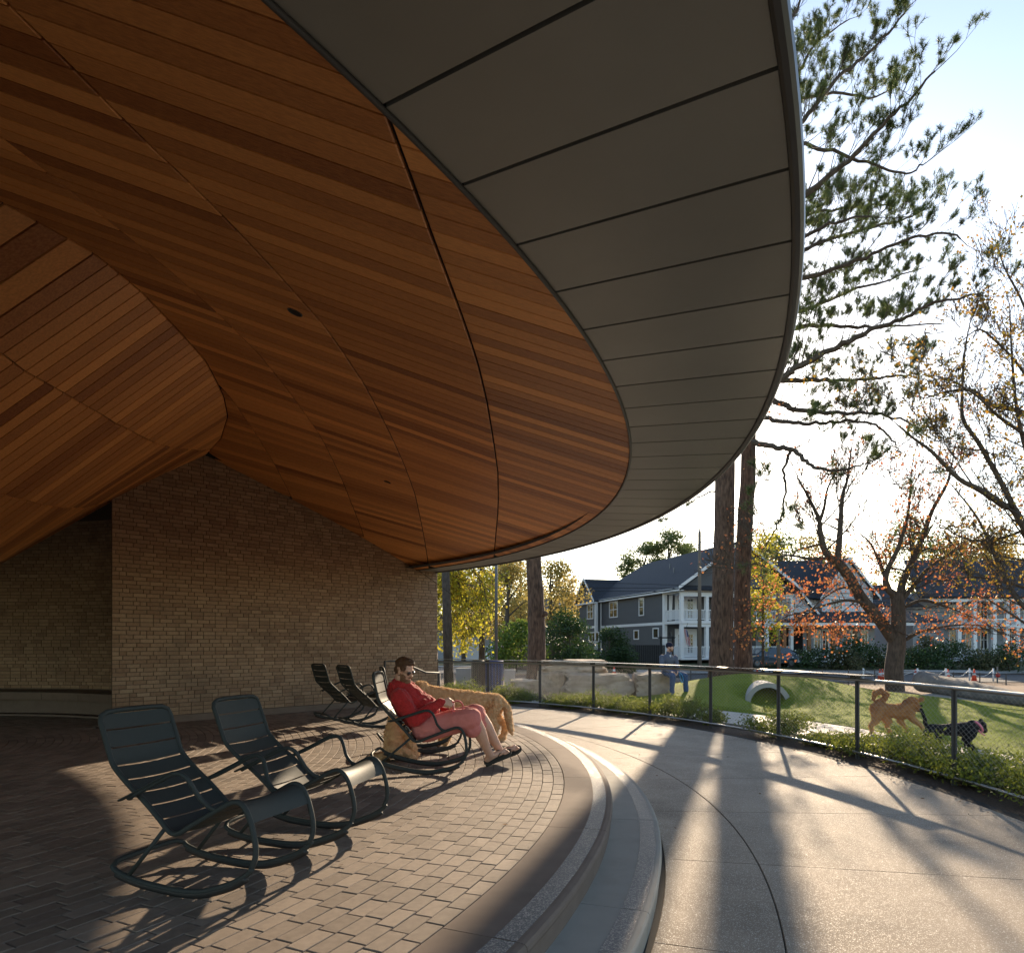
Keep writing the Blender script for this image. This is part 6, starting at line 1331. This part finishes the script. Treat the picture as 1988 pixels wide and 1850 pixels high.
# white house
wh_ = thing('white_house', 'white board and batten house with two steep gables and a timber post porch', 'house', (26, 62, -.3)); F4 = Fr((0, 61.5), (1, 0), (0, 1))
def X4(px, d=61.5): return (px-994)/1325*d
def Z4(py, d=61.5): return H+(1250-py)/1325*d
F4.box('wall', 'wsiding', wh_, X4(1470), X4(1700), .8, 9, -.5, Z4(1154))
F4.box('upper_wall', 'wsiding', wh_, X4(1594), X4(1692), -.2, 8, Z4(1200), Z4(1152)); F4.box('lower_wall', 'gsiding', wh_, X4(1462), X4(1700), .2, 1.0, -.5, Z4(1206))
def gable(x0, x1, xa, yb, ya, v, mat='wsiding', over=.5):
    a_, b_, c_ = X4(x0), X4(x1), X4(xa); zb, za = Z4(yb), Z4(ya); mb = MB(); mb.add([F4.p(a_, v, zb), F4.p(b_, v, zb), F4.p(c_, v, za)], [(0, 1, 2)]); mb.build('gable_wall', M[mat], wh_)
    for e in (a_, b_):
        sg = -1 if e == a_ else 1; ex = e+sg*.35; ez = zb-.35*(za-zb)/abs(c_-e); F4.poly('roof', 'roof', wh_, [(ex, v-.45, ez), (c_, v-.45, za+.1), (c_, v+6, za+.1), (ex, v+6, ez)], .14)
        F4.poly('rake_board', 'white', wh_, [(ex, v-.47, ez-.22), (ex, v-.47, ez+.05), (c_, v-.47, za+.16), (c_, v-.47, za-.14)], .05)
gable(1486, 1580, 1531, 1189, 1130, -.4); gable(1592, 1694, 1641, 1152, 1085, -.35)
F4.poly('roof', 'roof', wh_, [(X4(1500), .0, Z4(1160)), (X4(1600), .0, Z4(1160)), (X4(1650), 5.5, 9.6), (X4(1515), 5.5, 9.3)], .15); F4.poly('roof', 'roof', wh_, [(X4(1470), 11, 5.2), (X4(1660), 11, 5.2), (X4(1650), 5.5, 9.6), (X4(1515), 5.5, 9.3)], .15)
F4.poly('roof', 'roof', wh_, [(X4(1680), .5, Z4(1175)), (X4(1800), .5, Z4(1175)), (X4(1790), 6, Z4(1135, 67)), (X4(1680), 6, Z4(1135, 67))], .15)
F4.poly('porch_roof', 'roof', wh_, [(X4(1484), -3.0, Z4(1206, 58.5)), (X4(1800), -3.0, Z4(1206, 58.5)), (X4(1760), .0, Z4(1186)), (X4(1500), .0, Z4(1186))], .1); F4.box('porch_beam', 'white', wh_, X4(1484), X4(1740), -2.9, -2.6, Z4(1214, 58.5), Z4(1207, 58.5))
F4.box('porch_floor', 'gsiding', wh_, X4(1484), X4(1740), -2.9, .2, -.4, .28)
for px in (1522, 1570, 1617, 1660): F4.box('timber_post', 'cedarpost', wh_, X4(px-3.2, 58.8), X4(px+3.2, 58.8), -2.85, -2.58, .28, Z4(1214, 58.6))
F4.box('dark_doorway', 'dark', wh_, X4(1489), X4(1560), .15, .19, .28, 2.75); window(F4, wh_, 'v', X4(1611), X4(1632), Z4(1182), Z4(1163), -.2, 4, 3); window(F4, wh_, 'v', X4(1636), X4(1644), Z4(1112), Z4(1105), -.35, 2, 2); window(F4, wh_, 'v', X4(1516), X4(1539), Z4(1181), Z4(1169), -.4, 2, 1)
for px in (1588, 1604, 1660, 1680): window(F4, wh_, 'v', X4(px-5), X4(px+5), .9, 2.5, .2, 2, 2)
for k in range(14): F4.box('batten', 'white', wh_, X4(1597+7*k), X4(1597.7+7*k), -.235, -.2, Z4(1196), Z4(1154))
# right-hand house with white columns
rh = thing('column_house', 'pale two storey house with white columns and a balcony at the right edge', 'house', (42, 60, -.3)); F5 = Fr((0, 61.5), (1, 0), (0, 1))
F5.box('wall', 'gsiding', rh, X4(1800), X4(2120), 2.2, 10, -.5, Z4(1148)); F5.poly('roof', 'roof', rh, [(X4(1780), -.4, Z4(1158)), (X4(2140), -.4, Z4(1158)), (X4(2100), 6, 9.6), (X4(1830), 6, 9.6)], .2)
F5.box('balcony_floor', 'white', rh, X4(1860), X4(2120), -.2, 2.2, Z4(1219), Z4(1214)); F5.box('porch_floor', 'gsiding', rh, X4(1800), X4(2120), -.2, 2.2, -.4, .25); F5.box('porch_beam', 'white', rh, X4(1800), X4(2120), -.1, .3, Z4(1168), Z4(1158))
for px in (1862, 1892, 1930, 1955, 1975, 2010, 2050): F5.box('column', 'white', rh, X4(px-3.5), X4(px+3.5), -.1, .22, .25, Z4(1168))
for px in (1880, 1912, 1942, 1990, 2030): window(F5, rh, 'v', X4(px-6), X4(px+6), .9, 2.5, 2.2, 2, 2); window(F5, rh, 'v', X4(px-6), X4(px+6), 3.7, 5.2, 2.2, 2, 2)
r_ = F5.box('railing', 'white', rh, X4(1862), X4(2100), -.05, .03, Z4(1203), Z4(1201)); mb = MB(); n_ = 90
for i in range(n_): x_ = X4(1862)+(X4(2100)-X4(1862))*i/n_; F5.hexa(mb, x_-.02, x_+.02, -.03, .01, Z4(1214), Z4(1203))
mb.build('balusters', M['white'], r_, kind='stuff')
A = P(1822, 1276, 57); B = P(1806, 1294, 54); mb = MB(); mb.tube([A, B], .05, 6); sr = mb.build('stair_rail', M['white'], rh); mb = MB()
for i in range(8): q = A.lerp(B, i/7); mb.tube([q, q-Vector((0, 0, .75))], .022, 4)
mb.build('balusters', M['white'], sr, kind='stuff')
# far tree line closing the horizon
C = []; n = 26000; xs_ = np.random.uniform(-90, 190, n); ht = 7+4*np.sin(xs_*.11)+3*np.sin(xs_*.31+1)+2*np.sin(xs_*.8); zz = np.random.uniform(0, 1, n)**.8*ht*.85; ys_ = 125+np.random.normal(0, 4, n)
V, F, tn = leaves(np.stack([xs_, ys_, zz], 1), 1.1, .5, .8); npmesh('tree_line', V, F, M['gold'], None, tn, kind='stuff', label='hazy far line of autumn trees closing the horizon', category='woodland')
